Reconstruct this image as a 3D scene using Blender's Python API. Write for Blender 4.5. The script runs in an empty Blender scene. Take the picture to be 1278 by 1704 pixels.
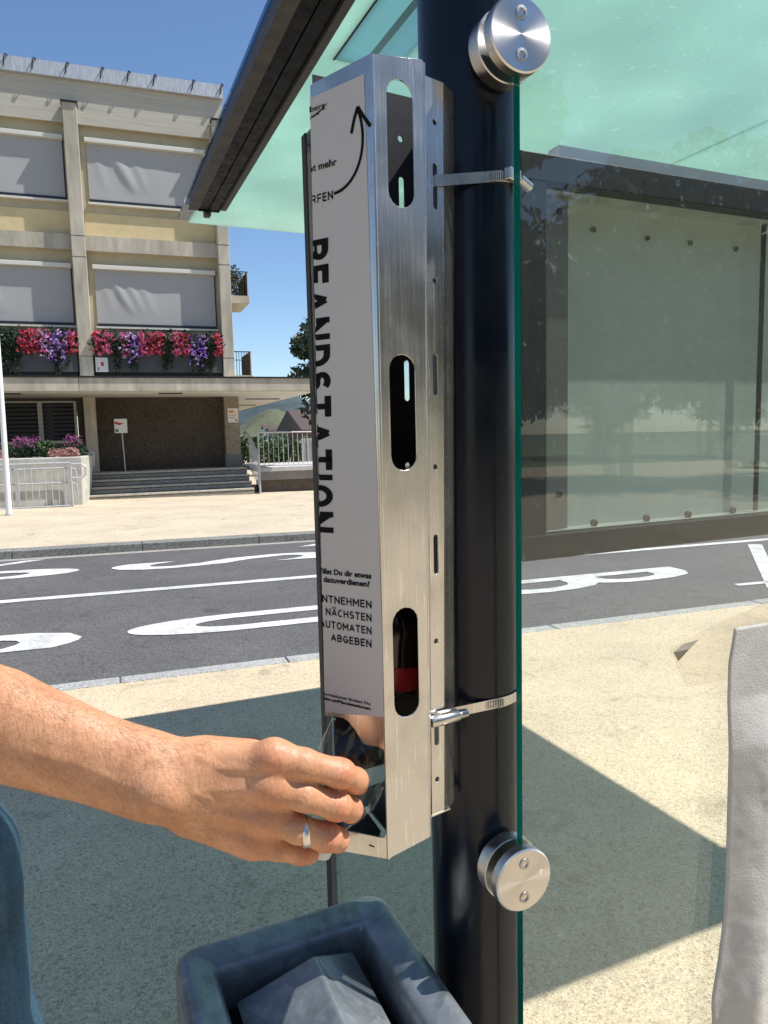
import bpy, bmesh, math, random
import numpy as np
from mathutils import Vector, Matrix, noise
R_ = math.radians
sc = bpy.context.scene
# ------------------------------------------------------------------ camera
FPX, CX, CY, H = 1200.0, 639.0, 852.0, 1.4
PITCH = math.atan(129 / FPX); ROLL = R_(1.39)
_F = Vector((0, math.cos(PITCH), -math.sin(PITCH)))
_R0 = Vector((1, 0, 0)); _U0 = Vector((0, math.sin(PITCH), math.cos(PITCH)))
_R = math.cos(ROLL) * _R0 - math.sin(ROLL) * _U0
_U = math.sin(ROLL) * _R0 + math.cos(ROLL) * _U0
cam_d = bpy.data.cameras.new('camera'); cam = bpy.data.objects.new('camera', cam_d)
sc.collection.objects.link(cam)
cam.matrix_world = Matrix(((_R.x, _U.x, -_F.x, 0), (_R.y, _U.y, -_F.y, 0), (_R.z, _U.z, -_F.z, H), (0, 0, 0, 1)))
cam_d.sensor_fit = 'VERTICAL'; cam_d.sensor_height = 34.6; cam_d.lens = FPX / 1704 * 34.6
cam_d.clip_start = 0.02; cam_d.clip_end = 5000
sc.camera = cam
# ------------------------------------------------------------------ world, sun, exposure
SUN_AZ, SUN_EL = R_(0.0), R_(58.0)          # plan angle from +X, elevation
w = bpy.data.worlds.new('World'); sc.world = w; w.use_nodes = True
wn = w.node_tree.nodes; bg = wn['Background']
sky = wn.new('ShaderNodeTexSky'); sky.sky_type = 'NISHITA'; sky.sun_disc = False
sky.sun_elevation = SUN_EL; sky.sun_rotation = math.pi / 2 - SUN_AZ
sky.air_density = 1.0; sky.dust_density = 0.35; sky.ozone_density = 3.4; sky.altitude = 400
hs = wn.new('ShaderNodeHueSaturation'); hs.inputs['Saturation'].default_value = 1.05
w.node_tree.links.new(sky.outputs[0], hs.inputs['Color']); w.node_tree.links.new(hs.outputs[0], bg.inputs[0]); bg.inputs[1].default_value = 0.112
sd = bpy.data.lights.new('sun', 'SUN'); sd.energy = 4.7; sd.angle = R_(0.5); sd.color = (1.0, 0.975, 0.94)
so = bpy.data.objects.new('sun', sd); sc.collection.objects.link(so)
_sv = Vector((math.cos(SUN_AZ) * math.cos(SUN_EL), math.sin(SUN_AZ) * math.cos(SUN_EL), math.sin(SUN_EL)))
so.rotation_euler = _sv.to_track_quat('Z', 'Y').to_euler(); so.location = (3, -2, 8)
sc.view_settings.view_transform = 'Standard'; sc.view_settings.look = 'None'
sc.view_settings.exposure = 0.55; sc.view_settings.gamma = 1
sc.render.engine = 'CYCLES'
sc.cycles.max_bounces = 10; sc.cycles.transparent_max_bounces = 16
# ------------------------------------------------------------------ pixel rays (photo pixels) -> points at a chosen real distance
def ray(x, y): return _F + (x - CX) / FPX * _R - (y - CY) / FPX * _U
CAM = Vector((0, 0, H))
class Frame:
    def __init__(s, deg):
        a = R_(deg); s.a = a; s.d = Vector((math.cos(a), math.sin(a), 0)); s.n = Vector((-math.sin(a), math.cos(a), 0))
    def P(s, d, n, z=0): return s.d * d + s.n * n + Vector((0, 0, z))
    def px(s, x, y, n):
        v = ray(x, y); p = CAM + v * (n / v.dot(s.n)); return p.dot(s.d), p.z
FR, FB, FS = Frame(21), Frame(20), Frame(24)          # road, town hall, bus shelter
SL = 0.014
def gz(p): return -SL * p.dot(FR.d)
def G(x, y, off=0.0):
    v = ray(x, y); nn = Vector((SL * FR.d.x, SL * FR.d.y, 1)); t = (off - CAM.dot(nn)) / v.dot(nn); return CAM + v * t
def at(x, y, Y):
    v = ray(x, y); return CAM + v * (Y / v.y)
# ------------------------------------------------------------------ materials
MATS = {}
def nodes_of(m):
    m.use_nodes = True; nt = m.node_tree; return nt, nt.nodes, nt.links, nt.nodes['Principled BSDF']
def mat(name, col, rough=0.6, metal=0.0, var=None, bump=None, spec=0.5, var2=None, stretch=None, coat=0, trans=0, ior=1.45, rvar=None):
    """procedural surface: base colour varied by noise layers, optional bump. var=(scale, amount) or (scale, colour2)"""
    if name in MATS: return MATS[name]
    m = bpy.data.materials.new(name); nt, N, L, b = nodes_of(m)
    b.inputs['Roughness'].default_value = rough; b.inputs['Metallic'].default_value = metal
    b.inputs['Specular IOR Level'].default_value = spec; b.inputs['Coat Weight'].default_value = coat
    b.inputs['Transmission Weight'].default_value = trans; b.inputs['IOR'].default_value = ior
    tc = N.new('ShaderNodeTexCoord'); vec = tc.outputs['Object']
    if stretch:
        mp = N.new('ShaderNodeMapping'); mp.inputs['Scale'].default_value = stretch; L.new(vec, mp.inputs[0]); vec = mp.outputs[0]
    def nz(scale, detail=6, rgh=0.6):
        n = N.new('ShaderNodeTexNoise'); n.inputs['Scale'].default_value = scale; n.inputs['Detail'].default_value = detail
        n.inputs['Roughness'].default_value = rgh; L.new(vec, n.inputs['Vector']); return n.outputs['Fac']
    cur = None
    def ramp(fac, a, c, p0=0.3, p1=0.7):
        r = N.new('ShaderNodeValToRGB'); r.color_ramp.elements[0].position = p0; r.color_ramp.elements[1].position = p1
        r.color_ramp.elements[0].color = (*a, 1); r.color_ramp.elements[1].color = (*c, 1); L.new(fac, r.inputs[0]); return r.outputs[0]
    b.inputs['Base Color'].default_value = (*col, 1)
    if var:
        s, a = var
        lo = tuple(c * (1 - a) for c in col) if not isinstance(a, tuple) else a
        hi = tuple(min(1, c * (1 + a * 0.7)) for c in col) if not isinstance(a, tuple) else col
        cur = ramp(nz(s), lo, hi)
    if var2:
        s, a = var2
        r2 = ramp(nz(s, 3), (1 - a,) * 3, (1 + a * 0.3,) * 3)
        mx = N.new('ShaderNodeMix'); mx.data_type = 'RGBA'; mx.blend_type = 'MULTIPLY'; mx.inputs[0].default_value = 1
        if cur: L.new(cur, mx.inputs[6])
        else: mx.inputs[6].default_value = (*col, 1)
        L.new(r2, mx.inputs[7]); cur = mx.outputs[2]
    if cur: L.new(cur, b.inputs['Base Color'])
    if rvar:
        s, lo, hi = rvar
        mr = N.new('ShaderNodeMapRange'); mr.inputs['From Min'].default_value = .3; mr.inputs['From Max'].default_value = .7
        mr.inputs['To Min'].default_value = lo; mr.inputs['To Max'].default_value = hi
        L.new(nz(s), mr.inputs[0]); L.new(mr.outputs[0], b.inputs['Roughness'])
    if bump:
        s, st, dist = bump
        bp = N.new('ShaderNodeBump'); bp.inputs['Strength'].default_value = st; bp.inputs['Distance'].default_value = dist
        L.new(nz(s), bp.inputs['Height']); L.new(bp.outputs[0], b.inputs['Normal'])
    MATS[name] = m; return m

def aggregate(name, base, dark, light, scale=240, seam=False):
    m = bpy.data.materials.new(name); nt, N, L, b = nodes_of(m); b.inputs['Roughness'].default_value = .85
    b.inputs['Specular IOR Level'].default_value = .2
    tc = N.new('ShaderNodeTexCoord'); v = tc.outputs['Object']
    vo = N.new('ShaderNodeTexVoronoi'); vo.inputs['Scale'].default_value = scale; L.new(v, vo.inputs['Vector'])
    sep = N.new('ShaderNodeSeparateColor'); L.new(vo.outputs['Color'], sep.inputs[0])
    r = N.new('ShaderNodeValToRGB'); e = r.color_ramp.elements
    e[0].position = 0; e[0].color = (*dark, 1); e[1].position = 1; e[1].color = (*light, 1)
    for p, c in ((.10, dark), (.22, base), (.8, base)):
        q = e.new(p); q.color = (*c, 1)
    L.new(sep.outputs[0], r.inputs[0])
    vo3 = N.new('ShaderNodeTexVoronoi'); vo3.inputs['Scale'].default_value = scale * .36; L.new(v, vo3.inputs['Vector'])
    sep3 = N.new('ShaderNodeSeparateColor'); L.new(vo3.outputs['Color'], sep3.inputs[0])
    r3 = N.new('ShaderNodeValToRGB'); r3.color_ramp.elements[0].color = (.82, .81, .80, 1); r3.color_ramp.elements[1].color = (1.05, 1.05, 1.05, 1)
    r3.color_ramp.elements[0].position = .0; r3.color_ramp.elements[1].position = .25; L.new(sep3.outputs[0], r3.inputs[0])
    n2 = N.new('ShaderNodeTexNoise'); n2.inputs['Scale'].default_value = 1.1; n2.inputs['Detail'].default_value = 8; n2.inputs['Roughness'].default_value = .65; L.new(v, n2.inputs['Vector'])
    r2 = N.new('ShaderNodeValToRGB'); r2.color_ramp.elements[0].position = .3; r2.color_ramp.elements[0].color = (.80, .80, .80, 1)
    r2.color_ramp.elements[1].position = .7; r2.color_ramp.elements[1].color = (1.06, 1.05, 1.03, 1); L.new(n2.outputs['Fac'], r2.inputs[0])
    def mul(a, c):
        mx = N.new('ShaderNodeMix'); mx.data_type = 'RGBA'; mx.blend_type = 'MULTIPLY'; mx.inputs[0].default_value = 1
        L.new(a, mx.inputs[6]); L.new(c, mx.inputs[7]); return mx.outputs[2]
    n4 = N.new('ShaderNodeTexNoise'); n4.inputs['Scale'].default_value = 3.1; n4.inputs['Detail'].default_value = 4; n4.inputs['Distortion'].default_value = 1.2; L.new(v, n4.inputs['Vector'])
    r4 = N.new('ShaderNodeValToRGB'); r4.color_ramp.elements[0].position = .27; r4.color_ramp.elements[0].color = (.74, .74, .75, 1); r4.color_ramp.elements[1].position = .38; r4.color_ramp.elements[1].color = (1, 1, 1, 1); L.new(n4.outputs['Fac'], r4.inputs[0])
    L.new(mul(mul(mul(r.outputs[0], r3.outputs[0]), r2.outputs[0]), r4.outputs[0]), b.inputs['Base Color'])
    bp = N.new('ShaderNodeBump'); bp.inputs['Strength'].default_value = .35; bp.inputs['Distance'].default_value = .002
    L.new(vo.outputs['Distance'], bp.inputs['Height']); L.new(bp.outputs[0], b.inputs['Normal'])
    return m

def glass(name, tint, refl=1.0, dirt=0.0, dirt_scale=90, rough=0.0):
    """clear pane: tinted see-through + fresnel mirror (+ faint dirt film)"""
    m = bpy.data.materials.new(name); m.use_nodes = True; nt = m.node_tree; N = nt.nodes; L = nt.links
    for n in list(N): N.remove(n)
    out = N.new('ShaderNodeOutputMaterial'); tr = N.new('ShaderNodeBsdfTransparent'); tr.inputs[0].default_value = (*tint, 1)
    gl = N.new('ShaderNodeBsdfGlossy'); gl.inputs['Roughness'].default_value = rough; gl.inputs[0].default_value = (refl, refl, refl, 1)
    fr = N.new('ShaderNodeFresnel'); _ge = N.new('ShaderNodeNewGeometry'); _mr = N.new('ShaderNodeMapRange'); _mr.inputs['To Min'].default_value = 1.42; _mr.inputs['To Max'].default_value = 1 / 1.42
    L.new(_ge.outputs['Backfacing'], _mr.inputs[0]); L.new(_mr.outputs[0], fr.inputs['IOR'])   # same mirror strength from both sides of the pane
    mx = N.new('ShaderNodeMixShader'); L.new(fr.outputs[0], mx.inputs[0]); L.new(tr.outputs[0], mx.inputs[1]); L.new(gl.outputs[0], mx.inputs[2])
    last = mx.outputs[0]
    if dirt:
        tc = N.new('ShaderNodeTexCoord')
        df = N.new('ShaderNodeBsdfDiffuse'); df.inputs[0].default_value = (.75, .78, .74, 1)
        n1 = N.new('ShaderNodeTexNoise'); n1.inputs['Scale'].default_value = dirt_scale; n1.inputs['Detail'].default_value = 3; L.new(tc.outputs['Object'], n1.inputs['Vector'])
        r1 = N.new('ShaderNodeValToRGB'); r1.color_ramp.elements[0].position = .66; r1.color_ramp.elements[1].position = .74
        r1.color_ramp.elements[0].color = (dirt * .25,) * 3 + (1,); r1.color_ramp.elements[1].color = (min(1, dirt * 3),) * 3 + (1,)
        L.new(n1.outputs['Fac'], r1.inputs[0])
        m2 = N.new('ShaderNodeMixShader'); L.new(r1.outputs[0], m2.inputs[0]); L.new(last, m2.inputs[1]); L.new(df.outputs[0], m2.inputs[2]); last = m2.outputs[0]
    L.new(last, out.inputs[0]); return m

def steel(name, col=(.62, .61, .58), rough=.3, stretch=(60, 60, 2), aniso=0.0, bump=.05, smudge=.15):
    m = bpy.data.materials.new(name); nt, N, L, b = nodes_of(m)
    b.inputs['Metallic'].default_value = 1; b.inputs['Base Color'].default_value = (*col, 1)
    tc = N.new('ShaderNodeTexCoord'); mp = N.new('ShaderNodeMapping'); mp.inputs['Scale'].default_value = stretch; L.new(tc.outputs['Object'], mp.inputs[0])
    n = N.new('ShaderNodeTexNoise'); n.inputs['Scale'].default_value = 10; n.inputs['Detail'].default_value = 6; L.new(mp.outputs[0], n.inputs['Vector'])
    n2 = N.new('ShaderNodeTexNoise'); n2.inputs['Scale'].default_value = 28; n2.inputs['Detail'].default_value = 5; L.new(tc.outputs['Object'], n2.inputs['Vector'])
    mr = N.new('ShaderNodeMapRange'); mr.inputs['From Min'].default_value = .35; mr.inputs['From Max'].default_value = .7
    mr.inputs['To Min'].default_value = max(.05, rough - smudge * .6); mr.inputs['To Max'].default_value = rough + smudge
    ad = N.new('ShaderNodeMath'); ad.operation = 'MULTIPLY_ADD'; L.new(n.outputs['Fac'], ad.inputs[0]); ad.inputs[1].default_value = .5; 
    ml = N.new('ShaderNodeMath'); ml.operation = 'MULTIPLY'; L.new(n2.outputs['Fac'], ml.inputs[0]); ml.inputs[1].default_value = .5
    L.new(ml.outputs[0], ad.inputs[2]); L.new(ad.outputs[0], mr.inputs[0]); L.new(mr.outputs[0], b.inputs['Roughness'])
    bp = N.new('ShaderNodeBump'); bp.inputs['Strength'].default_value = bump; bp.inputs['Distance'].default_value = .001
    L.new(n.outputs['Fac'], bp.inputs['Height']); L.new(bp.outputs[0], b.inputs['Normal'])
    # long fine scratches and dull handling marks
    mp2 = N.new('ShaderNodeMapping'); mp2.inputs['Scale'].default_value = (stretch[0] * 4, stretch[1] * 4, stretch[2] * 5); L.new(tc.outputs['Object'], mp2.inputs[0])
    n3 = N.new('ShaderNodeTexNoise'); n3.inputs['Scale'].default_value = 4; n3.inputs['Detail'].default_value = 3; L.new(mp2.outputs[0], n3.inputs['Vector'])
    r3 = N.new('ShaderNodeValToRGB'); r3.color_ramp.elements[0].position = .655; r3.color_ramp.elements[1].position = .70
    r3.color_ramp.elements[0].color = (*col, 1); r3.color_ramp.elements[1].color = (.88, .87, .85, 1); L.new(n3.outputs['Fac'], r3.inputs[0])
    n4 = N.new('ShaderNodeTexNoise'); n4.inputs['Scale'].default_value = 16; n4.inputs['Detail'].default_value = 4; L.new(tc.outputs['Object'], n4.inputs['Vector'])
    r4 = N.new('ShaderNodeValToRGB'); r4.color_ramp.elements[0].position = .32; r4.color_ramp.elements[0].color = (.78, .77, .75, 1); r4.color_ramp.elements[1].position = .5; r4.color_ramp.elements[1].color = (1, 1, 1, 1); L.new(n4.outputs['Fac'], r4.inputs[0])
    mx = N.new('ShaderNodeMix'); mx.data_type = 'RGBA'; mx.blend_type = 'MULTIPLY'; mx.inputs[0].default_value = 1; L.new(r3.outputs[0], mx.inputs[6]); L.new(r4.outputs[0], mx.inputs[7]); L.new(mx.outputs[2], b.inputs['Base Color'])
    return m
# ------------------------------------------------------------------ object helpers
COL = sc.collection
def wloc(o):
    v = Vector((0, 0, 0))
    while o: v = v + o.location; o = o.parent
    return v
def link(name, me, parent=None, material=None, smooth=False):
    o = bpy.data.objects.new(name, me); COL.objects.link(o)
    if parent:
        o.parent = parent; off = wloc(parent)
        if off.length > 0: me.transform(Matrix.Translation(-off))
    if material:
        for mm in (material if isinstance(material, (list, tuple)) else [material]): me.materials.append(mm)
    if smooth:
        for p in me.polygons: p.use_smooth = True
    return o
def obj(name, bm, material, parent=None, smooth=False, bevel=0, recalc=True, autosmooth=0):
    if recalc: bmesh.ops.recalc_face_normals(bm, faces=bm.faces)
    me = bpy.data.meshes.new(name); bm.to_mesh(me); bm.free()
    o = link(name, me, parent, material, smooth)
    if bevel:
        md = o.modifiers.new('bevel', 'BEVEL'); md.width = bevel; md.segments = 2; md.limit_method = 'ANGLE'; md.angle_limit = R_(40)
    if autosmooth:
        for p in me.polygons: p.use_smooth = True
        me.set_sharp_from_angle(angle=R_(autosmooth))
    return o
def tag(o, label=None, cat=None, group=None, kind=None):
    if label: o['label'] = label
    if cat: o['category'] = cat
    if group: o['group'] = group
    if kind: o['kind'] = kind
    return o
def thing(name, loc, label, cat, group=None):
    o = bpy.data.objects.new(name, None); COL.objects.link(o); o.location = loc; o.empty_display_size = .1
    return tag(o, label, cat, group)
def hexa(bm, c):  # 8 corners: bottom 4 (ccw), top 4
    v = [bm.verts.new(p) for p in c]
    for f in ((0, 3, 2, 1), (4, 5, 6, 7), (0, 1, 5, 4), (1, 2, 6, 5), (2, 3, 7, 6), (3, 0, 4, 7)): bm.faces.new([v[i] for i in f])
    return v
def box(bm, F, d0, d1, n0, n1, z0, z1):
    hexa(bm, [F.P(d0, n0, z0), F.P(d1, n0, z0), F.P(d1, n1, z0), F.P(d0, n1, z0), F.P(d0, n0, z1), F.P(d1, n0, z1), F.P(d1, n1, z1), F.P(d0, n1, z1)])
def bx(F, *a):
    bm = bmesh.new(); box(bm, F, *a); return bm
def tube(bm, pts, r, seg=10, cap=True, closed=False):
    pts = [Vector(p) for p in pts]; n = len(pts); rings = []
    rs = r if isinstance(r, (list, tuple)) else [r] * n
    up = None
    for i, p in enumerate(pts):
        if closed: t = (pts[(i + 1) % n] - pts[i - 1]).normalized()
        else: t = (pts[min(i + 1, n - 1)] - pts[max(i - 1, 0)]).normalized()
        if up is None:
            up = t.orthogonal().normalized()
        up = (up - t * up.dot(t)).normalized(); s = t.cross(up)
        rings.append([bm.verts.new(p + (up * math.cos(2 * math.pi * k / seg) + s * math.sin(2 * math.pi * k / seg)) * rs[i]) for k in range(seg)])
    for i in range(n if closed else n - 1):
        a, b = rings[i], rings[(i + 1) % n]
        for k in range(seg): bm.faces.new((a[k], a[(k + 1) % seg], b[(k + 1) % seg], b[k]))
    if cap and not closed:
        bm.faces.new(rings[0][::-1]); bm.faces.new(rings[-1])
def poly_prism(bm, pts, off):  # closed polygon extruded by vector off
    a = [bm.verts.new(p) for p in pts]; b = [bm.verts.new(Vector(p) + off) for p in pts]; n = len(a)
    bm.faces.new(a[::-1]); bm.faces.new(b)
    for i in range(n): bm.faces.new((a[i], a[(i + 1) % n], b[(i + 1) % n], b[i]))
def curve_mesh(loops, thick):
    cu = bpy.data.curves.new('outline', 'CURVE'); cu.dimensions = '2D'; cu.fill_mode = 'BOTH'; cu.extrude = thick / 2
    for lp in loops:
        s = cu.splines.new('POLY'); s.points.add(len(lp) - 1); s.use_cyclic_u = True
        for q, (x, y) in zip(s.points, lp): q.co = (x, y, 0, 1)
    o = bpy.data.objects.new('outline', cu); COL.objects.link(o)
    dg = bpy.context.evaluated_depsgraph_get(); me = bpy.data.meshes.new_from_object(o.evaluated_get(dg))
    bpy.data.objects.remove(o); bpy.data.curves.remove(cu); return me
def plate(loops, thick, fn, scale=100.0):
    """flat sheet with holes; loops in metres; fn maps (u,v,w)->world"""
    me = curve_mesh([[(x * scale, y * scale) for x, y in lp] for lp in loops], thick * scale)
    for v in me.vertices: v.co = fn(v.co.x / scale, v.co.y / scale, v.co.z / scale)
    me.update(); bm = bmesh.new(); bm.from_mesh(me); bmesh.ops.remove_doubles(bm, verts=bm.verts, dist=1e-6)
    bmesh.ops.recalc_face_normals(bm, faces=bm.faces); bm.to_mesh(me); bm.free(); me.materials.clear(); return me
def slot(cu, cv, wd, ht, n=8):
    r = wd / 2; h = ht / 2 - r; P = []
    for i in range(n + 1):
        a = math.pi * i / n; P.append((cu + r * math.cos(a), cv + h + r * math.sin(a)))
    for i in range(n + 1):
        a = math.pi + math.pi * i / n; P.append((cu + r * math.cos(a), cv - h + r * math.sin(a)))
    return P
def text_mesh(s, bold=0.0, thick=0.02):
    cu = bpy.data.curves.new('t', 'FONT'); cu.body = s; cu.size = 1; cu.offset = bold; cu.extrude = thick; cu.resolution_u = 3
    o = bpy.data.objects.new('t', cu); COL.objects.link(o); dg = bpy.context.evaluated_depsgraph_get()
    me = bpy.data.meshes.new_from_object(o.evaluated_get(dg)); bpy.data.objects.remove(o); bpy.data.curves.remove(cu)
    me.materials.clear(); return me
def bounds(me):
    c = np.array([v.co[:] for v in me.vertices]); return c.min(0), c.max(0)
def text_fit(s, wd, ht, bold=0.0, ref=None):
    """text mesh with its lower-left at 0,0, scaled to wd x ht (ht of caps)"""
    me = text_mesh(s, bold); lo, hi = bounds(me)
    if ref:
        t = text_mesh(ref, bold); l2, h2 = bounds(t); bpy.data.meshes.remove(t)
    else: l2, h2 = lo, hi
    sy = ht / (h2[1] - l2[1]); sx = wd / (hi[0] - lo[0]) if wd else sy
    for v in me.vertices: v.co = ((v.co.x - lo[0]) * sx, (v.co.y - l2[1]) * sy, v.co.z)
    return me
def join_meshes(name, mes):
    bm = bmesh.new()
    for m in mes: bm.from_mesh(m)
    me = bpy.data.meshes.new(name); bm.to_mesh(me); bm.free(); return me
def leaves(bm, c, n, rad, size, rng, flat=1.0, shell=0.0):
    """n leaf faces through an ellipsoid; rad is a 3-tuple"""
    for _ in range(n):
        while True:
            p = Vector((rng.uniform(-1, 1), rng.uniform(-1, 1), rng.uniform(-1, 1)))
            if shell <= p.length <= 1: break
        q = Vector(c) + Vector((p.x * rad[0], p.y * rad[1], p.z * rad[2]))
        a = Vector((rng.gauss(0, 1), rng.gauss(0, 1), rng.gauss(0, .6))).normalized(); b = a.orthogonal().normalized()
        b.rotate(Matrix.Rotation(rng.uniform(0, 6.28), 3, a)); s = size * rng.uniform(.6, 1.3)
        c2 = a.cross(b)
        f = [bm.verts.new(q - b * s), bm.verts.new(q - c2 * s * .45 + a * s * .12), bm.verts.new(q + b * s), bm.verts.new(q + c2 * s * .45 + a * s * .12)]
        bm.faces.new(f)
# ------------------------------------------------------------------ SDF -> mesh (surface nets), used for the person
def surface_nets(D, lo, h):
    S = D < 0; nx, ny, nz = D.shape
    cs = np.zeros((nx - 1, ny - 1, nz - 1), np.int8)
    for i in (0, 1):
        for j in (0, 1):
            for k in (0, 1): cs += S[i:nx - 1 + i, j:ny - 1 + j, k:nz - 1 + k]
    act = (cs > 0) & (cs < 8); idx = -np.ones(act.shape, np.int64); cells = np.argwhere(act); idx[act] = np.arange(len(cells))
    acc = np.zeros((len(cells), 3)); cnt = np.zeros(len(cells))
    cor = [(i, j, k) for i in (0, 1) for j in (0, 1) for k in (0, 1)]
    for a in cor:
        for ax in range(3):
            if a[ax] == 0:
                b = list(a); b[ax] = 1
                va = D[cells[:, 0] + a[0], cells[:, 1] + a[1], cells[:, 2] + a[2]]; vb = D[cells[:, 0] + b[0], cells[:, 1] + b[1], cells[:, 2] + b[2]]
                m = (va < 0) != (vb < 0); t = np.where(m, va / np.where(m, va - vb, 1), 0)
                p = np.tile(np.array(a, float), (len(cells), 1)); p[:, ax] += t
                acc[m] += p[m]; cnt[m] += 1
    V = (cells + acc / cnt[:, None]) * h + np.array(lo)
    Q = []
    for ax in range(3):
        o1, o2 = [a for a in range(3) if a != ax]
        A = S; B = np.roll(S, -1, ax); ch = A != B
        sl = [slice(1, -1)] * 3; sl[ax] = slice(0, -1); m = np.zeros_like(ch); m[tuple(sl)] = ch[tuple(sl)]
        e = np.argwhere(m); ins = A[m]
        def cell(da, db):
            q = e.copy(); q[:, o1] += da; q[:, o2] += db; return idx[q[:, 0], q[:, 1], q[:, 2]]
        q = np.stack([cell(-1, -1), cell(0, -1), cell(0, 0), cell(-1, 0)], 1)
        flip = ins if ax != 1 else ~ins
        q[~flip] = q[~flip][:, ::-1]; Q.append(q)
    Q = np.concatenate(Q); Q = Q[(Q >= 0).all(1)]
    return V, Q
class SDF:
    def __init__(s, lo, hi, h):
        s.lo = np.array(lo, float); s.h = h; n = np.ceil((np.array(hi) - s.lo) / h).astype(int) + 1; s.n = n
        s.ax = [s.lo[i] + h * np.arange(n[i]) for i in range(3)]
    def new(s): return np.full(s.n, 1.0, np.float32)
    def cap(s, D, a, b, ra, rb, k, sq=None):
        """blend a tapered capsule into D with smooth radius k; sq=(axis vector, factor) flattens it along an axis"""
        a = np.array(a, float); b = np.array(b, float); m = max(ra, rb) * 1.5 + k + 3 * s.h
        lo = np.minimum(a, b) - m; hi = np.maximum(a, b) + m
        i0 = np.clip(((lo - s.lo) / s.h).astype(int), 0, s.n); i1 = np.clip(((hi - s.lo) / s.h).astype(int) + 2, 0, s.n)
        if (i1 <= i0).any(): return D
        X, Y, Z = np.meshgrid(*[s.ax[i][i0[i]:i1[i]].astype(np.float32) for i in range(3)], indexing='ij')
        ab = b - a; l2 = max(1e-12, float(ab @ ab))
        px, py, pz = X - a[0], Y - a[1], Z - a[2]
        t = np.clip((px * ab[0] + py * ab[1] + pz * ab[2]) / l2, 0, 1)
        qx, qy, qz = px - t * ab[0], py - t * ab[1], pz - t * ab[2]
        if sq:
            ax, fct = np.array(sq[0], float), sq[1]; ax /= np.linalg.norm(ax)
            c = qx * ax[0] + qy * ax[1] + qz * ax[2]; e = c / fct - c
            qx, qy, qz = qx + ax[0] * e, qy + ax[1] * e, qz + ax[2] * e
        d = np.sqrt(qx * qx + qy * qy + qz * qz) - (ra + t * (rb - ra))
        sl = tuple(slice(i0[i], i1[i]) for i in range(3)); D[sl] = SDF.smin(D[sl], d, k); return D
    @staticmethod
    def smin(a, b, k):
        if k <= 0: return np.minimum(a, b)
        h = np.maximum(k - np.abs(a - b), 0) / k; return (np.minimum(a, b) - h * h * k * .25).astype(np.float32)
    def mesh(s, D): return surface_nets(D, s.lo, s.h)
def mesh_np(name, V, Q):
    me = bpy.data.meshes.new(name); me.from_pydata([tuple(v) for v in V], [], [tuple(int(i) for i in q) for q in Q]); me.update(); return me
# ================================================================== SETTING
M_pave = aggregate('exposed_aggregate', (.55, .44, .30), (.34, .27, .18), (.67, .59, .46), 230)
M_pave2 = aggregate('far_pavement', (.52, .44, .32), (.36, .29, .2), (.60, .54, .44), 120)
M_asph = aggregate('asphalt', (.112, .109, .106), (.04, .04, .04), (.19, .185, .18), 170)
M_gran = aggregate('granite', (.36, .36, .34), (.12, .12, .12), (.55, .55, .53), 230)
M_gran2 = aggregate('dark_granite', (.20, .20, .18), (.08, .08, .08), (.33, .33, .31), 110)
M_line = mat('road_paint', (.74, .73, .69), .75, var=(34, (.46, .45, .43)), bump=(300, .4, .002), var2=(5, .34))
M_earth = mat('grass_ground', (.075, .10, .03), .95, var=(.6, .4), var2=(.05, .4))
def road_sheet(name, m, d0, d1, n0, n1, off, nd=1):
    bm = bmesh.new(); P = []
    for i in range(nd + 1):
        d = d0 + (d1 - d0) * i / nd
        P.append([bm.verts.new(FR.P(d, n, -SL * d + off)) for n in (n0, n1)])
    for i in range(nd): bm.faces.new((P[i][0], P[i + 1][0], P[i + 1][1], P[i][1]))
    return tag(obj(name, bm, m), kind='structure')
ROAD = -.10
# one wide ground sheet that reaches the horizon, then the street's own layers on it
bm = bmesh.new(); bm.faces.new([bm.verts.new(FR.P(d, n, -SL * d * .3 - 1.2 - (0 if abs(d) < 200 else 0))) for d, n in ((-900, -900), (900, -900), (900, 1500), (-900, 1500))])
tag(obj('ground', bm, M_earth), kind='structure')
road_sheet('near_pavement', M_pave, -70, 70, -26, 4.35, 0)
road_sheet('far_pavement', M_pave2, -70, 70, 10.59, 60, 0)
road = road_sheet('road', M_asph, -70, 70, 4.46, 10.30, ROAD)
def kerb(name, n0, n1, m, zlow, zt=0.004, step=1.0, gap=.008):
    bm = bmesh.new(); d = -30.0; rng = random.Random(3)
    while d < 30:
        j = rng.uniform(-.003, .003)
        hexa(bm, [FR.P(a, b, -SL * a + z) for z in (zlow, zt + j) for a, b in ((d + gap, n0), (d + step, n0), (d + step, n1), (d + gap, n1))]); d += step
    return tag(obj(name, bm, m, bevel=.008), kind='structure')
kerb('near_kerb', 4.345, 4.465, M_gran, -.3)
kerb('far_kerb', 10.30, 10.60, M_gran2, -.3, step=1.6)
bm = bmesh.new()
for a in (-70,): bm.faces.new([bm.verts.new(FR.P(d, n, -SL * d - .098)) for d, n in ((-70, 10.14), (70, 10.14), (70, 10.30), (-70, 10.30))])
obj('gutter', bm, mat('gutter_concrete', (.30, .28, .25), .9, var=(20, .25)), road)
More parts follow.
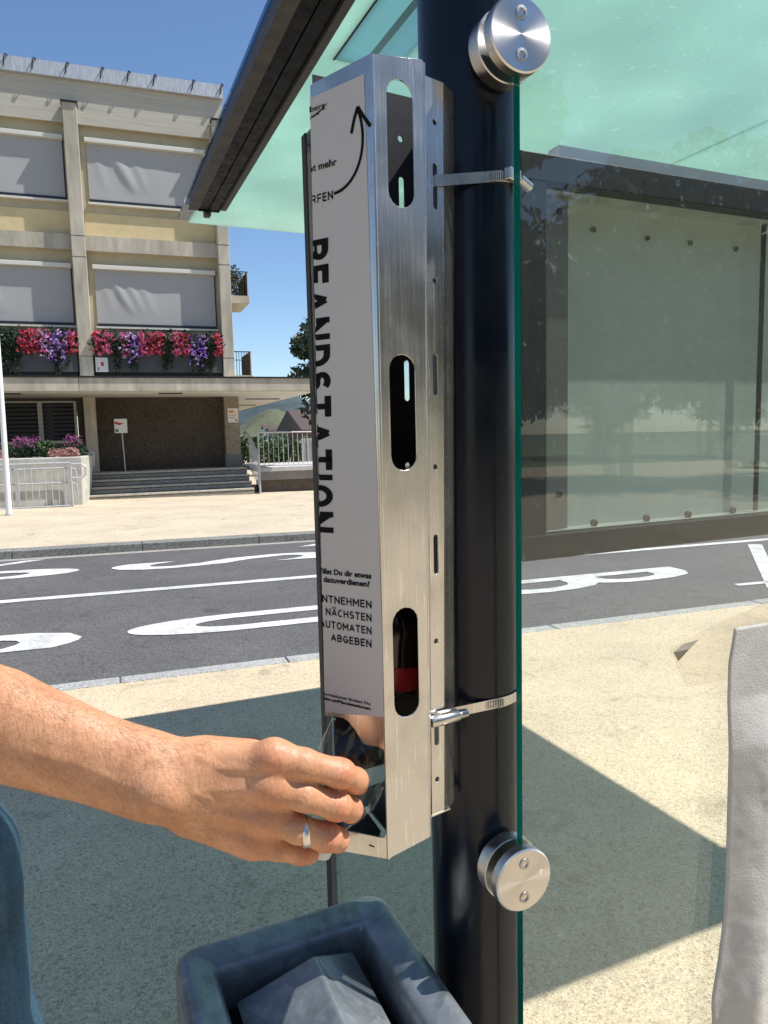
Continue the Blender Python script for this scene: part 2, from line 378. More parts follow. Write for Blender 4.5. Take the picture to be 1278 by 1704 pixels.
# painted markings: parts of the road
def paint(me, d0, n0, name='painted_letter', flip=False, up=1):
    for v in me.vertices:
        x, y = v.co.x, v.co.y
        d, n = (d0 + y, n0 - x) if up > 0 else (d0 - y, n0 + x)
        v.co = FR.P(d, n, -SL * d + ROAD + .004 + (0.003 if v.co.z > 0 else 0))
    return link(name, me, road, M_line)
def U_mesh(w_, l_, sw, bl):
    outer, inner = [], []; n = 22
    for i in range(n + 1):
        a = math.pi + math.pi * i / n
        outer.append((w_ / 2 + w_ / 2 * math.cos(a), bl + bl * math.sin(a)))
    outer += [(w_, l_), (w_ - sw, l_)]
    for i in range(n + 1):
        a = -math.pi * i / n
        outer.append((w_ / 2 + (w_ / 2 - sw) * math.cos(a), bl + bl * .42 * math.sin(a)))
    outer += [(sw, l_), (0, l_)]
    return curve_mesh([outer], .006)
paint(U_mesh(.56, 2.75, .15, .9), .08, 6.18)
paint(text_fit('B', .60, 2.75, .012), 3.17, 6.41)
paint(text_fit('S', .56, 2.75, .012), -3.0, 6.20)
paint(text_fit('S', .52, 2.75, .012), 2.74, 8.72, up=-1)
paint(U_mesh(.56, 2.75, .15, .9), -.36, 8.78, up=-1)
paint(text_fit('B', .56, 2.75, .012), -3.7, 8.78, up=-1)
def quad_on_road(pts, name):
    bm = bmesh.new(); poly_prism(bm, [FR.P(d, n, -SL * d + ROAD + .004) for d, n in pts], Vector((0, 0, .003))); return obj(name, bm, M_line, road)
quad_on_road([(-40, 7.465), (40, 7.465), (40, 7.60), (-40, 7.60)], 'lane_line')
for i in range(-2, 5):
    d = 6.15 + i * 4.0
    if i >= 0:
        quad_on_road([(d - .2, 5.12), (d, 5.12), (d + 2.1, 7.2), (d + 1.95, 7.3)], 'zigzag_line')
        quad_on_road([(d + 2.1, 7.05), (d + 2.2, 7.2), (d + 4.0, 5.24), (d + 3.8, 5.2)], 'zigzag_line')
    quad_on_road([(d - 4.0 + 0.3, 9.72), (d - 3.8 + .3, 9.72), (d - 3.3 + .35, 10.06), (d - 3.5 + .35, 10.06)], 'zigzag_line')
quad_on_road([(5.78, 5.30), (5.80, 5.38), (14, 4.92), (14, 4.84)], 'edge_line')

# ================================================================== BUS SHELTER
M_post = mat('post_paint', (.0035, .006, .012), .2, var=(3, .3), rvar=(26, .14, .3), bump=(220, .05, .001), spec=.38)
M_edge = mat('glass_edge', (.0, .17, .13), .18, spec=.7, var=(8, .25))
M_pane = glass('clear_glass', (.955, .975, .96), 1.0, .035, 130)
M_pane_side = glass('side_glass', (.93, .96, .94), 1.0, .03, 120)
M_stl = steel('brushed_steel', (.56, .545, .51), .22, (90, 90, 1.2), smudge=.14, bump=.012); M_stl.node_tree.nodes['Principled BSDF'].inputs['Metallic'].default_value = .90
M_disc = steel('turned_steel', (.58, .56, .53), .32, (5, 5, 5), smudge=.06, bump=.0)
_nt, _N, _L, _b = nodes_of(M_disc); _b.inputs['Anisotropic'].default_value = .82
_tg = _N.new('ShaderNodeTangent'); _tg.direction_type = 'RADIAL'; _tg.axis = 'Y'; _L.new(_tg.outputs[0], _b.inputs['Tangent'])
M_bolt = steel('bolt_steel', (.42, .41, .40), .34, (40, 40, 40))
M_black = mat('black_rubber', (.008, .008, .009), .55)
PC = Vector((.0816, .664, 0)); PR = .0424; PD, PNn = PC.dot(FS.d), PC.dot(FS.n)
shelter = thing('bus_shelter', (PC.x, PC.y, 0), 'glass bus shelter with a dark round post and a milky green glass roof', 'bus shelter')
bm = bmesh.new(); tube(bm, [PC + Vector((0, 0, z)) for z in (-.05, .6, 1.2, 1.8, 2.345)], PR, 64); obj('post', bm, M_post, shelter, autosmooth=40)
# roof: glass slabs on a beam that runs square to the road
ZR = 2.30
def roof_mat(name, tcol, dcol):
    m = bpy.data.materials.new(name); m.use_nodes = True; nt = m.node_tree; N = nt.nodes; L = nt.links
    for n in list(N): N.remove(n)
    out = N.new('ShaderNodeOutputMaterial'); t = N.new('ShaderNodeBsdfTranslucent'); d = N.new('ShaderNodeBsdfTranslucent'); g = N.new('ShaderNodeBsdfGlossy')
    tc = N.new('ShaderNodeTexCoord'); n1 = N.new('ShaderNodeTexNoise'); n1.inputs['Scale'].default_value = 2.2; n1.inputs['Detail'].default_value = 5; L.new(tc.outputs['Object'], n1.inputs['Vector'])
    r = N.new('ShaderNodeValToRGB'); r.color_ramp.elements[0].position = .3; r.color_ramp.elements[1].position = .7
    r.color_ramp.elements[0].color = tuple(c * .82 for c in tcol) + (1,); r.color_ramp.elements[1].color = (*tcol, 1); L.new(n1.outputs['Fac'], r.inputs[0]); L.new(r.outputs[0], t.inputs[0])
    d.inputs[0].default_value = (*dcol, 1)
    n2 = N.new('ShaderNodeTexNoise'); n2.inputs['Scale'].default_value = 55; n2.inputs['Detail'].default_value = 4; L.new(tc.outputs['Object'], n2.inputs['Vector'])
    r2 = N.new('ShaderNodeValToRGB'); r2.color_ramp.elements[0].position = .655; r2.color_ramp.elements[1].position = .70; r2.color_ramp.elements[0].color = (.04,) * 3 + (1,); r2.color_ramp.elements[1].color = (.45,) * 3 + (1,); L.new(n2.outputs['Fac'], r2.inputs[0])
    m1 = N.new('ShaderNodeMixShader'); L.new(r2.outputs[0], m1.inputs[0]); L.new(t.outputs[0], m1.inputs[1]); L.new(d.outputs[0], m1.inputs[2])
    fr = N.new('ShaderNodeFresnel'); _ge = N.new('ShaderNodeNewGeometry'); _mr = N.new('ShaderNodeMapRange'); _mr.inputs['To Min'].default_value = 1.35; _mr.inputs['To Max'].default_value = 1 / 1.35; L.new(_ge.outputs['Backfacing'], _mr.inputs[0]); L.new(_mr.outputs[0], fr.inputs['IOR']); g.inputs['Roughness'].default_value = .12
    m2 = N.new('ShaderNodeMixShader'); L.new(fr.outputs[0], m2.inputs[0]); L.new(m1.outputs[0], m2.inputs[1]); L.new(g.outputs[0], m2.inputs[2]); L.new(m2.outputs[0], out.inputs[0]); return m
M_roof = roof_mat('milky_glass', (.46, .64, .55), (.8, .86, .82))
M_roof2 = roof_mat('milky_glass_bluish', (.30, .50, .50), (.5, .6, .6))  # darker, bluer tint for one small piece of the roof
NF, NRR, DRR = 3.18, .79, 3.30
bm = bmesh.new(); poly_prism(bm, [FS.P(d, n, ZR) for d, n in ((.552, NRR), (.661, NRR), (.661, 1.724), (.824, 1.724), (.824, NRR), (1.98, NRR), (1.98, NF), (.552, NF))], Vector((0, 0, .012))); obj('roof_glass', bm, M_roof, shelter)
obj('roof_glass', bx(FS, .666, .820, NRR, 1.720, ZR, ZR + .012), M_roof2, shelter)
obj('roof_seal', bx(FS, .662, .665, NRR, 1.722, ZR - .002, ZR + .0125), M_black, shelter)
obj('roof_glass', bx(FS, 1.986, DRR, NRR, NF, ZR, ZR + .012), M_roof, shelter)
bm = bmesh.new(); hexa(bm, [p + Vector((0, 0, z_)) for z_ in (ZR, ZR + .012) for p in (Frame(22.3).P(.412, NRR), FS.P(.547, NRR), FS.P(.547, NF - .03), Frame(22.3).P(.412, NF - .03))])
obj('roof_glass', bm, glass('tinted_overhang', (.30, .42, .52), .8, .02, 40), shelter)
M_beam = mat('beam_paint', (.005, .005, .006), .6, var=(14, .5), rvar=(30, .3, .6), bump=(160, .1, .001), spec=.12)
M_beam3 = mat('beam_grey', (.036, .034, .033), .5, var=(30, .4), bump=(150, .12, .001))
M_beam2 = mat('beam_weathered', (.05, .044, .04), .6, var=(22, .45), bump=(120, .15, .002))
FM = Frame(22.3); b0, b1, b2, b3 = .404, .438, .512, .536; n0, n1 = NRR - .02, 2.80; ZB = ZR - .066
obj('roof_beam', bx(FM, b0 + .012, b3 - .002, n0, n1, ZR - .022, ZR - .004), M_beam, shelter)
obj('beam_web', bx(FM, b1 - .004, b1 + .036, n0, n1 - .002, ZB + .006, ZB + .010), M_beam, shelter)
obj('beam_web', bx(FM, b1 + .039, b2, n0, n1 - .002, ZB + .004, ZB + .009), M_beam, shelter)
obj('beam_web', bx(FM, b2, b2 + .004, n0, n1, ZB + .0005, ZR - .0222), M_beam, shelter)
bm = bmesh.new(); hexa(bm, [FM.P(d, n, z_) for z_, dd in ((ZB, (b0, b1)), (ZR - .003, (b0 + .012, b0 + .03))) for d, n in ((dd[0], n0), (dd[1], n0), (dd[1], n1), (dd[0], n1))]); obj('beam_flange', bm, M_beam2, shelter, bevel=.002)
obj('beam_flange', bx(FM, b2 + .0045, b3, n0, n1 - .03, ZB - .002, ZB + .006), M_beam3, shelter, bevel=.002)
obj('end_cap', bx(FM, b0 + .036, b2 + .004, n1 + .0005, n1 + .012, ZB + .002, ZR - .01), M_beam, shelter, bevel=.002)
obj('end_bracket', bx(FM, b0 + .060, b0 + .085, n1 + .0125, n1 + .05, ZB - .010, ZB + .03), M_beam2, shelter, bevel=.005)
obj('roof_beam', bx(FS, DRR - .2, DRR - .05, NRR, NF - .03, ZR - .085, ZR - .008), M_beam, shelter, bevel=.004)
# far posts that carry the roof (outside the picture)
for dd, nn in ((2.9, 1.2),):
    bm = bmesh.new(); tube(bm, [FS.P(dd, nn, z) for z in (-.05, 2.345)], PR, 32); obj('post', bm, M_post, shelter, autosmooth=40)
# back pane (parallel to the road) and side pane
P2N0, P2N1, P2D = .5056, .5144, .352
def pane(name, m, d0, d1, n0, n1, z0, z1):
    bm = bmesh.new(); box(bm, FS, d0, d1, n0, n1, z0, z1); o = obj(name, bm, [m, M_edge], shelter)
    big = max(p.area for p in o.data.polygons)
    for p in o.data.polygons: p.material_index = 0 if p.area > big * .5 else 1
    return o
pane('glass_pane', M_pane, P2D, 2.4, P2N0, P2N1, .12, 2.26)
pane('glass_pane', M_pane_side, PD - .0044, PD + .0044, PNn + PR + .004, 1.013, .18, 1.817)
obj('pane_seal', bx(FS, PD - .0056, PD + .0056, 1.0005, 1.0165, .178, 1.819), M_black, shelter)
# disc clamps that pinch the back pane
for cx_, cy_ in ((858, 57), (866, 1465)):
    zc = at(cx_, cy_, .594).z; dc = PD + .002; rr = .0283
    def axial(n): return FS.P(dc, n, zc)
    def lathe(bm, prof, seg=72):
        rg = []
        for r_, n_ in prof: rg.append([bm.verts.new(axial(n_) + FS.d * (r_ * math.cos(2 * math.pi * k / seg)) + Vector((0, 0, r_ * math.sin(2 * math.pi * k / seg)))) for k in range(seg)])
        for a, b in zip(rg, rg[1:]):
            for k in range(seg): bm.faces.new((a[k], a[(k + 1) % seg], b[(k + 1) % seg], b[k]))
        bm.faces.new(rg[0]); bm.faces.new(rg[-1][::-1])
    n0 = P2N0 - .0105
    bm = bmesh.new(); lathe(bm, [(rr - .0012, n0), (rr, n0 + .0012), (rr, P2N0 - .0012), (rr - .001, P2N0 - .0004)])
    cl = obj('glass_clamp', bm, M_disc, shelter, autosmooth=25)
    bm = bmesh.new(); lathe(bm, [(rr - .001, P2N1 + .0004), (rr, P2N1 + .001), (rr, P2N1 + .013), (rr - .003, P2N1 + .015), (.012, P2N1 + .0155), (.012, PNn - PR * .8)])
    obj('clamp_back', bm, M_disc, cl, autosmooth=25)
    for s in (1, -1):
        bm = bmesh.new(); zz = zc + s * .0155
        def ring(r_, n_): return [bm.verts.new(FS.P(dc, n_, zz) + FS.d * (r_ * math.cos(2 * math.pi * k / 24)) + Vector((0, 0, r_ * math.sin(2 * math.pi * k / 24)))) for k in range(24)]
        R1 = [ring(.0052, n0 - .0001), ring(.0050, n0 - .0009), ring(.0030, n0 - .0011), ring(.0026, n0 + .002)]
        for a, b in zip(R1, R1[1:]):
            for k in range(24): bm.faces.new((a[k], a[(k + 1) % 24], b[(k + 1) % 24], b[k]))
        bo = obj('bolt', bm, M_bolt, cl, autosmooth=30)
        bm = bmesh.new(); ctr = [FS.P(dc, n0 + .0017, zz) + FS.d * (.0028 * math.cos(k * math.pi / 12)) + Vector((0, 0, .0028 * math.sin(k * math.pi / 12))) for k in range(24)]
        bm.faces.new([bm.verts.new(p) for p in ctr]); obj('bolt_socket', bm, M_black, cl)
    # the disc's own axis becomes its local Y, so the turning marks run round its centre
    mt = Matrix.Translation(FS.P(dc, P2N0, zc) - wloc(shelter)) @ Matrix.Rotation(FS.a, 4, 'Z')
    cl.data.transform(mt.inverted()); cl.matrix_basis = mt
    for ch in cl.children: ch.matrix_parent_inverse = mt.inverted()

# ================================================================== BOTTLE DISPENSER
aA, aB = R_(33.3), R_(28.9)
Q2 = Vector((-.002, .48, 0)); dA = Vector((-math.cos(aA), math.sin(aA), 0)); dB = Vector((math.cos(aB), math.sin(aB), 0))
nA = Vector((-math.sin(aA), -math.cos(aA), 0)); nB = Vector((math.sin(aB), -math.cos(aB), 0))      # outward
TH = .0012
def mapA(u, v, w): return Q2 + dA * u + Vector((0, 0, v)) + nA * (w - TH / 2)
def mapB(u, v, w): return Q2 + dB * u + Vector((0, 0, v)) + nB * (w - TH / 2)
disp = thing('bottle_dispenser', (0, .54, 1.10), 'tall bent stainless steel bottle holder with a white poster strapped to the dark post', 'bottle holder')
mm = .001
openA = [(58.0, 1.1962), (47, 1.1972), (37.6, 1.1976), (33, 1.1962), (26.7, 1.1909), (23.5, 1.1862), (21.2, 1.1832), (18.8, 1.1822), (16.1, 1.1821), (6.9, 1.1829), (2.6, 1.1818), (.9, 1.1797), (.4, 1.1765), (1.1, 1.1288), (1.9, 1.1215), (3.6, 1.117), (6.9, 1.1158), (29.9, 1.1130), (54.2, 1.1090)]
topL, botL = (47.0, 1.632), (53.9, 1.0926)
def edgeL(v): t = (v - topL[1]) / (botL[1] - topL[1]); return topL[0] + t * (botL[0] - topL[0])
outA = [(-.8, 1.6376), (46.8, 1.6322), (edgeL(1.1962), 1.1962)] + openA[1:-1] + [(edgeL(1.109), 1.109), (53.9, 1.0926), (1.7, 1.1012)]
shellA = plate([[(u * mm, v) for u, v in outA]], TH, mapA)
slots = [(21.3, 1.5868, 19.6, .0791), (18.9, 1.414, 19.7, .0773), (17.1, 1.2416, 20.2, .0782)]
outB = [(.5, 1.6378), (38.6, 1.6424), (40, 1.641), (33.3, 1.1077), (-1.6, 1.1022)]
shellB = plate([[(u * mm, v) for u, v in outB]] + [slot(u * mm, v, w_ * mm, h_) for u, v, w_, h_ in slots], TH, mapB)
BP = Vector((.034, .598, 0))                                       # bracket face line
def mapK(u, v, w): return BP + dB * u + Vector((0, 0, v)) + nB * w
def wall3(top0, bot0, top1, bot1, th=TH):                          # thin bent side wall between two vertical edges
    bm = bmesh.new(); t = (top1 - top0); t.z = 0; n = Vector((t.y, -t.x, 0)).normalized() * th
    hexa(bm, [bot0, bot1, bot1 + n, bot0 + n, top0, top1, top1 + n, top0 + n]); me = bpy.data.meshes.new('w'); bmesh.ops.recalc_face_normals(bm, faces=bm.faces); bm.to_mesh(me); bm.free(); return me
c0t, c0b = mapB(40 * mm, 1.641, 0), mapB(33.3 * mm, 1.1077, 0)
c1t, c1b = mapK(7 * mm, 1.662, -.001), mapK(1 * mm, 1.085, -.001)
shellC = wall3(c0t, c0b, Vector((c1t.x, c1t.y, 1.641)), Vector((c1b.x, c1b.y, 1.1077)))
d0t, d0b = mapA(47 * mm, 1.632, 0), mapA(53.9 * mm, 1.0926, 0)
backL = Vector((-.043, .5555, 0))
def edgeD(v): return mapA(edgeL(v) * mm, v, 0)
e0 = edgeD(1.1962)
shellD = wall3(Vector((backL.x + .004, backL.y, 1.632)), Vector((backL.x, backL.y, 1.1962)), d0t, e0)
shell_me = join_meshes('shell', [shellA, shellB, shellC, shellD])
sh = link('shell', shell_me, disp, M_stl)
bv = sh.modifiers.new('bevel', 'BEVEL'); bv.width = .0003; bv.segments = 1; bv.limit_method = 'ANGLE'; bv.angle_limit = R_(60)
# rounded bend between the two faces
bm = bmesh.new(); tube(bm, [mapA(-.6 * mm, 1.6372, -.0008), mapA(1.6 * mm, 1.1015, -.0008)], .0016, 16); obj('bend', bm, M_stl, disp, autosmooth=60)
# inner back plate with the hanging holes (shell is screwed to it)
M_dark = mat('shaded_steel', (.03, .03, .03), .45, .5, var=(12, .3))  # shade inside the holder is put into this near-black colour
bl = -88 * mm
holes = [slot((-14.7 + 0) * mm, 1.63, .0048, .0052, 6), slot(-14.2 * mm, 1.374, .0048, .0055, 6), slot(-14.5 * mm, 1.585, .0052, .033), slot(-13.1 * mm, 1.443, .0052, .033), slot(-13.5 * mm, 1.30, .0052, .033)]
bp_me = plate([[(bl, 1.125), (0.004, 1.125), (.004, 1.6625), (bl, 1.6625)]] + holes, .0015, lambda u, v, w_: mapK(u, v, w_ - .003))
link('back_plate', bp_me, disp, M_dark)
# side bracket with slots for the hose clamps, its edge folded back to the post
kh = [slot(u * mm, v, .0046, .005, 6) for u, v in ((16.4, 1.6471), (14.0, 1.5237), (11.6, 1.372), (9.3, 1.2228), (8.1, 1.099))]
kh += [slot(u * mm, v, .0050, h_) for u, v, h_ in ((16.0, 1.598, .036), (13.0, 1.448, .034), (10.7, 1.298, .034), (8.3, 1.146, .032))]
def lipx(v): t = (v - 1.1) / .55; return (15.5 + 9.0 * t) * mm
kout = [(2 * mm, 1.066), (lipx(1.066), 1.0675), (lipx(1.677), 1.6785), (8 * mm, 1.6805)]
me1 = plate([kout] + kh, .0016, lambda u, v, w_: mapK(u, v, w_ - .001))
aL = R_(28.9 + 28); dL = Vector((math.cos(aL), math.sin(aL), 0))
def mapLip(u, v, w_):
    o = mapK(lipx(v), v, 0); return o + dL * u + Vector((dL.y, -dL.x, 0)) * (w_ - .001)
lipout = [(0, 1.0675)] + [(.0145 + .004 * math.sin(a), 1.072 - .004 * math.cos(a)) for a in [math.pi / 2 * k / 5 for k in range(6)]] + [(.0145 + .004 * math.cos(a), 1.673 + .004 * math.sin(a)) for a in [math.pi / 2 * k / 5 for k in range(6)]] + [(0, 1.6785)]
me2 = plate([lipout], .0016, mapLip)
link('mounting_bracket', join_meshes('bracket', [me1, me2]), disp, M_stl)
# small tongue folded in at the foot of the bracket
bm = bmesh.new(); hexa(bm, [mapK(1 * mm, 1.066, 0), mapK(21 * mm, 1.0675, 0), mapK(24 * mm, 1.078, -.03), mapK(-2 * mm, 1.078, -.03), mapK(1 * mm, 1.0676, 0), mapK(21 * mm, 1.069, 0), mapK(24 * mm, 1.0796, -.03), mapK(-2 * mm, 1.0796, -.03)])
obj('bracket_foot', bm, M_stl, disp)
# floor plate with the keyhole cut-out
def fl(p): return p
fA, fB, fC, fD = mapA(53 * mm, 0, -.002), mapA(1 * mm, 0, -.002), mapB(33 * mm, 0, -.002), mapK(0, 0, -.005)
fE = Vector((backL.x + .002, backL.y, 0))
def zfl(p): return 1.107 + .03 * (p - fB).dot(Vector((0, 1, 0)))
pts = [(p.x, p.y) for p in (fB, fC, fD, fE, fA)]
keyc = at(619, 1331, .54)
key = []
kd = (Vector((keyc.x, keyc.y, 0)) - Vector((.004, .497, 0))).normalized(); kp = Vector((-kd.y, kd.x, 0)); k0 = Vector((.001, .4905, 0))
Lk = (Vector((keyc.x, keyc.y, 0)) - k0).length
prof = [(-.014, .001), (-.0155, .006), (-.012, .0095), (-.0048, .0125), (-.0022, .018), (-.0016, Lk - .006)] + [(-.0036 * math.cos(a), Lk - .001 + .0045 * math.sin(a)) for a in [math.pi * (-.3 + 1.6 * k / 12) for k in range(13)]][:0]
circ = [(-.0036 * math.cos(a), Lk + .0036 * math.sin(a)) for a in [R_(-60) + R_(300) * k / 14 for k in range(15)]]
prof = prof + circ + [(.0016, Lk - .006), (.0022, .018), (.0055, .0125), (.013, .0105), (.0165, .006), (.013, .001)]
key = [(k0.x + kp.x * a + kd.x * b, k0.y + kp.y * a + kd.y * b) for a, b in prof]
fm = plate([pts, key], .0012, lambda u, v, w_: Vector((u, v, zfl(Vector((u, v, 0))) + w_)))
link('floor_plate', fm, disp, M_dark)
# poster, wrapped round the left bend
M_paper = mat('poster_film', (.42, .42, .41), .36, var=(2.5, .03), spec=.4, bump=(18, .02, .002))
M_ink = mat('black_ink', (.006, .006, .006), .6, spec=.1)
def post_map(lift):
    def f(u, v, w_):
        e = (edgeL(v) + .3) * mm
        if u <= e: return mapA(u, v, TH / 2 + lift + w_)
        t = Vector((backL.x + .004 * (v - 1.2) / .43, backL.y, 0)) - edgeD(v) * 1; t.z = 0; t.normalize(); n = Vector((t.y, -t.x, 0))
        if n.dot(nA) < -.9: n = -n
        if n.x > 0: n = -n
        return edgeD(v) + nA * (TH / 2) + t * (u - e) + n * (.0009 + lift + w_) * 1.0
    return f
pm = plate([[(4.6 * mm, 1.6265), (edgeL(1.6288) * mm, 1.6235), (75 * mm, 1.619), (80 * mm, 1.199), (52.3 * mm, 1.1992), (.9 * mm, 1.2058)]], .0002, lambda u, v, w_: (u, v, w_))
bm = bmesh.new(); bm.from_mesh(pm)
def cut_at_fold(bm, pad=0):
    a = Vector((edgeL(1.6) * mm + pad, 1.6, 0)); b = Vector((edgeL(1.1) * mm + pad, 1.1, 0)); t = b - a; n = Vector((t.y, -t.x, 0))
    bmesh.ops.bisect_plane(bm, geom=bm.verts[:] + bm.edges[:] + bm.faces[:], dist=1e-7, plane_co=a, plane_no=n)
cut_at_fold(bm, .0003); bm.to_mesh(pm); bm.free(); f_ = post_map(.0002)
for v in pm.vertices: v.co = f_(v.co.x, v.co.y, v.co.z)
poster = link('poster', pm, disp, M_paper)
flift = post_map(.00055)

def _arc(cx_, cy_, rx, ry, a0, a1, n=12): return [(cx_ + rx * math.cos(R_(a0 + (a1 - a0) * i / n)), cy_ + ry * math.sin(R_(a0 + (a1 - a0) * i / n))) for i in range(n + 1)]
GL = {'A': (.72, [[(0, 0), (.36, 1)], [(.36, 1), (.72, 0)], [(.13, .30), (.59, .30)]]),
      'B': (.60, [[(0, 0), (0, 1)], [(0, 1), (.32, 1)] + _arc(.32, .77, .24, .23, 90, -90)[1:] + [(0, .54)], [(.30, .54)] + _arc(.32, .27, .28, .27, 90, -90) + [(0, 0)]]),
      'C': (.62, [_arc(.34, .5, .34, .5, 48, 312, 22)]), 'D': (.64, [[(0, 0), (0, 1)], [(0, 1), (.26, 1)] + _arc(.28, .5, .36, .5, 90, -90, 16) + [(0, 0)]]),
      'E': (.52, [[(0, 0), (0, 1)], [(0, 1), (.52, 1)], [(0, .52), (.46, .52)], [(0, 0), (.52, 0)]]), 'F': (.50, [[(0, 0), (0, 1)], [(0, 1), (.50, 1)], [(0, .5), (.45, .5)]]),
      'G': (.66, [_arc(.34, .5, .34, .5, 48, 330, 24), [(.66, .12), (.66, .48)], [(.66, .48), (.38, .48)]]), 'H': (.64, [[(0, 0), (0, 1)], [(.64, 0), (.64, 1)], [(0, .52), (.64, .52)]]),
      'I': (.0, [[(0, 0), (0, 1)]]), 'M': (.80, [[(0, 0), (0, 1)], [(0, .98), (.40, .30)], [(.40, .30), (.80, .98)], [(.80, 0), (.80, 1)]]),
      'N': (.66, [[(0, 0), (0, 1)], [(0, .97), (.66, .03)], [(.66, 0), (.66, 1)]]), 'O': (.70, [_arc(.35, .5, .35, .5, 0, 360, 32)]),
      'P': (.58, [[(0, 0), (0, 1)], [(0, 1), (.30, 1)] + _arc(.30, .74, .28, .26, 90, -90) + [(0, .48)]]),
      'R': (.62, [[(0, 0), (0, 1)], [(0, 1), (.30, 1)] + _arc(.30, .74, .28, .26, 90, -90) + [(0, .48)], [(.28, .48), (.62, 0)]]),
      'S': (.58, [_arc(.29, .75, .27, .25, 35, 250, 14) + _arc(.29, .26, .29, .26, 75, -150, 14)]), 'T': (.62, [[(0, 1), (.62, 1)], [(.31, 0), (.31, 1)]]),
      'U': (.64, [[(0, 1), (0, .32)] + _arc(.32, .32, .32, .32, 180, 360, 14) + [(.64, 1)]]), 'W': (1.0, [[(0, 1), (.25, 0)], [(.25, 0), (.5, .95)], [(.5, .95), (.75, 0)], [(.75, 0), (1, 1)]]),
      '\u00c4': (.72, [[(0, 0), (.36, 1)], [(.36, 1), (.72, 0)], [(.13, .30), (.59, .30)], [(.16, 1.20), (.16, 1.34)], [(.56, 1.20), (.56, 1.34)]])}
def glyph_mesh(s, t, gap=.20):
    """upright sign lettering drawn as strokes of width t on a cap height of 1"""
    bm = bmesh.new(); x0 = 0
    for ch in s:
        if ch == ' ': x0 += .45; continue
        wd, ss = GL[ch]
        for st_ in ss:
            P = [Vector((x0 + t / 2 + px_, t / 2 + py_ * (1 - t))) for px_, py_ in st_]; L_ = []
            for i, p in enumerate(P):
                if len(P) > 2 and P[0] == P[-1] and i in (0, len(P) - 1): d = (P[1] - P[-2]).normalized()
                else: d = (P[min(i + 1, len(P) - 1)] - P[max(i - 1, 0)]).normalized()
                n = Vector((-d.y, d.x)) * t / 2; e = d * (t / 2 if i == len(P) - 1 else (-t / 2 if i == 0 else 0)) * (1 if abs(d.x) < .02 or abs(d.y) < .02 else .0)
                L_.append((bm.verts.new((*(p + n + e), 0)), bm.verts.new((*(p - n + e), 0))))
            for a, b in zip(L_, L_[1:]): bm.faces.new((a[0], a[1], b[1], b[0]))
        x0 += wd + t + gap
    me = bpy.data.meshes.new('g'); bm.to_mesh(me); bm.free(); return me
ink = []
def put_text(s, right_u, base_v, capw, caph, bold=0.0, rot=False, slope=0.0, ref='H', rv=None):
    """right end of the line at right_u (mm), baseline base_v; capw = full width (mm) or None; rot: reads downwards"""
    if ref is None:
        me = glyph_mesh(s, bold); l0, h0 = bounds(me); kx = capw * mm / (h0[0] - l0[0]); ky = caph * mm
        for v in me.vertices: v.co = ((v.co.x - l0[0]) * kx, v.co.y * ky, 0)
        lo, hi = bounds(me)
    else: me = text_fit(s, capw * mm if capw else None, caph * mm, bold, ref); lo, hi = bounds(me)
    bm = bmesh.new(); bm.from_mesh(me); bpy.data.meshes.remove(me)
    for v in bm.verts:
        x, y, z = v.co
        if rot: v.co = (right_u * mm + (caph * mm - y) + x * .0165, base_v - x, .00025 if z >= 0 else .0001)
        else: v.co = (right_u * mm + (hi[0] - x), base_v + y - (hi[0] - x) * slope, .00025 if z >= 0 else .0001)
    cut_at_fold(bm, .0003); m2 = bpy.data.meshes.new('t')
    for v in bm.verts: v.co = flift(*v.co)
    bm.to_mesh(m2); bm.free(); ink.append(m2)
put_text('PFANDSTATION', 36.6, 1.5320, 200, 24, .235, rot=True, ref=None)
put_text('Vorarlberg', 36.1, 1.6143, 30, 3.6, .0)
put_text('unser Land', 41, 1.6112, 15, 1.3, .0)
put_text('nicht mehr', 27.7, 1.5765, 31, 4.6, .018)
put_text('WEGWERFEN', 31.5, 1.5556, 46, 5.6, .17, ref=None)
put_text('Willst Du dir etwas', 8.8, 1.3022, 49, 4.0, .028)
put_text('dazuverdienen?', 10.4, 1.2963, 40, 4.0, .028)
for s, u, v, w_ in (('ENTNEHMEN', 9.3, 1.2815, 47.5), ('NÄCHSTEN', 9.6, 1.2722, 39.5), ('AUTOMATEN', 9.9, 1.2630, 45), ('ABGEBEN', 10.2, 1.2538, 35)):
    put_text(s, u, v, w_, 5.4, .17, ref=None)
put_text('Weitere Informationen findest Du', 12.5, 1.2122, 62, 2.0, .012)
put_text('auf umweltv.at/Pfandstationen', 12.6, 1.2086, 58, 2.1, .03)
# hand drawn arrow and the logo's swoosh
def stroke(pts, wd):
    wd_ = wd if isinstance(wd, list) else [wd] * len(pts); L_, R2 = [], []
    for i, p in enumerate(pts):
        a = Vector(pts[max(i - 1, 0)]); b = Vector(pts[min(i + 1, len(pts) - 1)]); t = (b - a).normalized(); n = Vector((-t.y, t.x)) * wd_[i] / 2
        L_.append((p[0] + n.x, p[1] + n.y)); R2.append((p[0] - n.x, p[1] - n.y))
    me = curve_mesh([[(x * 100, y * 100) for x, y in L_ + R2[::-1]]], .02)
    bm = bmesh.new(); bm.from_mesh(me)
    for v in bm.verts: v.co = (v.co.x / 100, v.co.y / 100, .0001 if v.co.z > 0 else -.0001)
    cut_at_fold(bm, .0003)
    for v in bm.verts: v.co = flift(*v.co)
    m2 = bpy.data.meshes.new('s'); bm.to_mesh(m2); bm.free(); ink.append(m2)
def bez(P, n=26):
    P = [Vector(p) for p in P]; o = []
    for i in range(n + 1):
        t = i / n; s = 1 - t; q = P[0] * s ** 3 + P[1] * 3 * s * s * t + P[2] * 3 * s * t * t + P[3] * t ** 3; o.append((q.x * mm, q.y))
    return o
